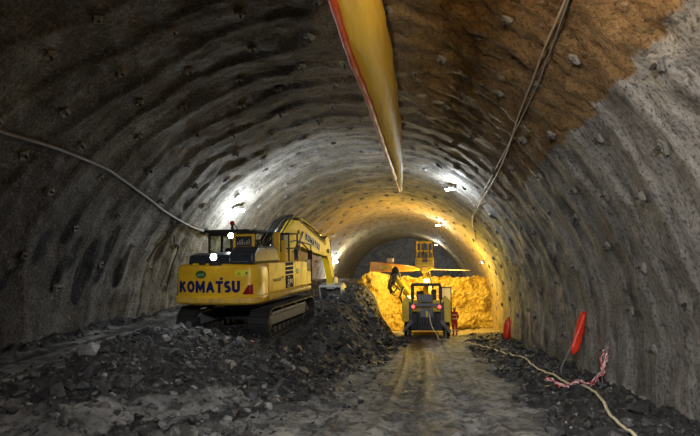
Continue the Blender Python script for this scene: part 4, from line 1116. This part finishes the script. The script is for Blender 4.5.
b = MB(); b.tube([pts[0] + Vector((.03, .05, .2)), pts[2] + Vector((.03, .03, 0)), Vector((pts[2].x + .02, pts[2].y, -.2))], .016, 6); b.build('support_stake', M['grey'], E3)
b = MB(); pz = G(-5.3, 14.9); b.box(-.11, .03, -.05, .05, 0, .05); o = b.build('plastic_scrap', M['white'], None, .01); o.location = (-5.3, 14.7, pz + .05); o.rotation_euler = (.3, .2, .6)
tag(o, 'small white and red plastic scrap on the muck below the excavator', 'scrap')
b = MB(); b.box(.031, .10, -.045, .045, 0, .045); b.build('red_end', M['redcloth'], o, .01)

# ------------------------------------------------------------------ worker
W0 = (1.50, 33.0)
PE = empty('person', (W0[0], W0[1], G(*W0) - .01), (0, 0, math.radians(25)))
tag(PE, 'person in red coverall with reflective bands and grey helmet beside the drilling rig', 'person')
def skin(name, verts, edges, radii, mat, parent, sub=2, root=0):
    me = bpy.data.meshes.new(name); me.from_pydata(verts, edges, []); o = link(name, me, mat, parent)
    m = o.modifiers.new('skin', 'SKIN'); m.use_smooth_shade = True
    for i, r in enumerate(radii): 
        sv = me.skin_vertices[0].data[i]; sv.radius = (r, r) if not isinstance(r, tuple) else r; sv.use_root = (i == root)
    s_ = o.modifiers.new('sub', 'SUBSURF'); s_.levels = sub; s_.render_levels = sub; return o
V = [(0, 0, .98), (0, .01, 1.12), (0, .02, 1.30), (0, .01, 1.44), (0, .0, 1.52), (0, .02, 1.60), (0, .02, 1.70),
     (.10, 0, .92), (.13, .04, .52), (.14, .0, .12), (.14, .12, .05), (-.10, 0, .92), (-.12, -.02, .52), (-.13, -.06, .12), (-.13, .06, .05),
     (.18, .01, 1.42), (.25, .0, 1.14), (.22, .16, .93), (.21, .22, .88), (-.18, .01, 1.42), (-.25, -.02, 1.14), (-.20, .14, .95), (-.18, .21, .91)]
Ed = [(0, 1), (1, 2), (2, 3), (3, 4), (4, 5), (5, 6), (0, 7), (7, 8), (8, 9), (9, 10), (0, 11), (11, 12), (12, 13), (13, 14), (3, 15), (15, 16), (16, 17), (17, 18), (3, 19), (19, 20), (20, 21), (21, 22)]
Ra = [(.16, .12), (.15, .11), (.18, .12), (.15, .10), .055, .09, .085, .11, .085, .065, .05, .11, .085, .065, .05, .075, .06, .045, .04, .075, .06, .045, .04]
skin('body', V, Ed, Ra, M['redcoat'], PE)
for sx, hx in ((1, .21), (-1, -.18)):
    hy, hz = (.22, .88) if sx > 0 else (.21, .91)
    for k in range(4):
        fx = hx + (k - 1.5) * .02; ln = (.075, .085, .08, .06)[k]
        b = MB(); b.tube([(fx, hy + .02, hz), (fx, hy + .05 + ln * .4, hz - .02), (fx, hy + .05 + ln * .6, hz - ln * .7)], [.010, .0095, .007], 6); b.build('finger', M['skin'], PE, smooth=True)
    b = MB(); b.tube([(hx - sx * .03, hy, hz), (hx - sx * .06, hy + .03, hz - .01), (hx - sx * .065, hy + .06, hz - .03)], [.012, .011, .008], 6); b.build('thumb', M['skin'], PE, smooth=True)
b = MB(); b.ball((0, .03, 1.645), .098, (.85, .98, 1.15), 14, 10); b.ball((0, .128, 1.64), .018, (1, 1, 1.2), 8, 6); b.ball((.085, .02, 1.64), .022, (.5, 1, 1.3), 8, 6); b.ball((-.085, .02, 1.64), .022, (.5, 1, 1.3), 8, 6); b.build('face', M['skin'], PE, smooth=True)
b = MB(); vs = []
b.ball((0, .02, 1.70), .135, (.92, 1.05, .85), 16, 9); b.prism([(.15 * math.cos(t * PI / 10), .02 + .18 * math.sin(t * PI / 10)) for t in range(20)], 1.665, 1.68, 'z'); b.build('helmet', M['helmet'], PE, smooth=False)
for z, r in ((1.30, .19), (1.06, .175)):
    b = MB(); vs = []
    for k in range(20):
        t = 2 * PI * k / 20
        for zz in (z - .03, z + .03): vs.append((r * 1.12 * math.cos(t), .015 + r * .86 * math.sin(t), zz))
    b.add(vs, [(2 * k, 2 * ((k + 1) % 20), 2 * ((k + 1) % 20) + 1, 2 * k + 1) for k in range(20)]); b.build('reflective_band', M['reflect'], PE)
for x, y in ((.14, 0.0), (-.13, -.055)):
    for z in (.22, .36): b = MB(); b.tube([(x, y, z - .025), (x, y, z + .025)], .088, 14, cap=False); b.build('reflective_band', M['reflect'], PE)

# ------------------------------------------------------------------ wall lamps
def lamp_fix(p, label, mat, dirv, L=.5, wd=.16):
    e = empty('tunnel_lamp', p); e.rotation_euler = Vector(dirv).to_track_quat('Z', 'Y').to_euler()
    tag(e, label, 'lamp')
    b = MB(); b.box(-L / 2, L / 2, -wd / 2, wd / 2, -.07, 0); b.box(-L / 2 + .05, -L / 2 + .08, -wd / 2 - .02, wd / 2 + .02, -.2, -.02); b.box(L / 2 - .08, L / 2 - .05, -wd / 2 - .02, wd / 2 + .02, -.2, -.02); b.build('housing', M['grey'], e)
    b = MB(); b.box(-L / 2 + .03, L / 2 - .03, -wd / 2 + .02, wd / 2 - .02, .001, .012); b.build('lamp_lens', mat, e)
    return e
def point(name, loc, power, col, rad=.1, spot=None, aim=None, blend=.5):
    l = bpy.data.lights.new(name, 'SPOT' if spot else 'POINT'); l.energy = power; l.color = col; l.shadow_soft_size = rad
    if spot: l.spot_size = math.radians(spot); l.spot_blend = blend
    o = bpy.data.objects.new(name, l); COL.objects.link(o); o.location = loc
    if aim: o.rotation_euler = (Vector(aim) - Vector(loc)).to_track_quat('-Z', 'Y').to_euler()
    return o
COOL = (.88, .95, 1.0); WARM = (1.0, .70, .12); NEU = (1.0, .93, .84)
for (y, s, lab, pw, mt) in (
    (20.5, s_of(-8.35, 5.83), 'white floodlight on the left wall above the excavator', 240, 'led'),
    (23.2, s_of(1.15, 7.03), 'nearest white floodlight on the right side of the roof', 320, 'led'),
    (38.9, s_of(.86, 7.21), 'second white floodlight on the right side of the roof', 260, 'led'),
    (57.0, s_of(.93, 7.17), 'farthest white floodlight on the right side of the roof', 260, 'led'),
    (48.0, s_of(-9.18, 4.72), 'far white floodlight low on the left wall beyond the excavator arm', 900, 'led'),
    (34.5, s_of(3.75, 4.03), 'small bluish lamp on the right wall near the drilling rig', 12, 'led_soft')):
    p, n = wall_pt(y, s, .28)
    lamp_fix(p, lab, M[mt], (-n.x, -.55 if y < 40 else -.2, -n.z), .55 if mt == 'led' else .2)
    q, _ = wall_pt(y - .15, s, .62)
    point('floodlight_glow', q, pw, COOL if mt == 'led' else (.5, .8, 1), .08)

EXM = Matrix.Translation(EX.location) @ EX.rotation_euler.to_matrix().to_4x4()
def exw(p): return EXM @ Vector(p)
point('excavator_rear_lamp', exw((.10, -3.10, 2.66)), 90, COOL, .08, 150, exw((-.6, -8, .6)))
point('excavator_roof_lamp', exw((-.42, -.94, 3.38)), 60, COOL, .06, 150, exw((-1.6, -8, 1.4)))
point('arch_fill_light', exw((-1.0, 1.75, 3.45)), 900, COOL, .06, 165, exw((-.2, 5.5, 5.6)), .8)  # unseen fill added at the cab front to light the arch
# drilling rig work lamps
point('rig_lamp_rear', (-.2, 33.6, 2.95), 130, (1, .74, .25), .1)
point('rig_lamp_front', (-.6, 35.2, 2.3), 520, WARM, .15)
point('rig_lamp_right', (1.9, 34.6, 3.4), 700, WARM, .15)
point('rig_lamp_high', (-1.4, 37.0, 5.0), 800, (1., .70, .16), .15)
# warm lamp overhead; the unseen spots and fill below are added to brighten
point('roof_lamp_warm', (.9, 5.0, 5.9), 210, (1., .66, .30), .12)
NC = (.97, .98, 1.0)
point('fill_spot_right', (-.6, .2, 4.6), 2300, NC, .25, 75, (4.8, 8.5, 2.4), .6)
point('fill_spot_left', (.3, -.5, 5.8), 1250, NC, .25, 42, (-4.4, 15.5, .8), .5)
point('fill_spot_road', (.0, -.5, 5.6), 2000, NC, .2, 72, (-1.6, 9., 0.), .7)
point('fill_spot_duct', (-.6, -1.0, 3.2), 2600, (1., .93, .75), .1, 19, (-1.15, 10., 6.9), .6)
point('portal_fill', (-2.9, -7, 6.5), 4, (1., .9, .8), .3)

w = bpy.data.worlds.new('world'); SC.world = w; w.use_nodes = True
w.node_tree.nodes['Background'].inputs[0].default_value = (.5, .55, .6, 1); w.node_tree.nodes['Background'].inputs[1].default_value = .006
SC.view_settings.view_transform = 'Standard'; SC.view_settings.look = 'None'; SC.view_settings.gamma = 1; SC.view_settings.use_curve_mapping = False
SC.view_settings.exposure = 0.
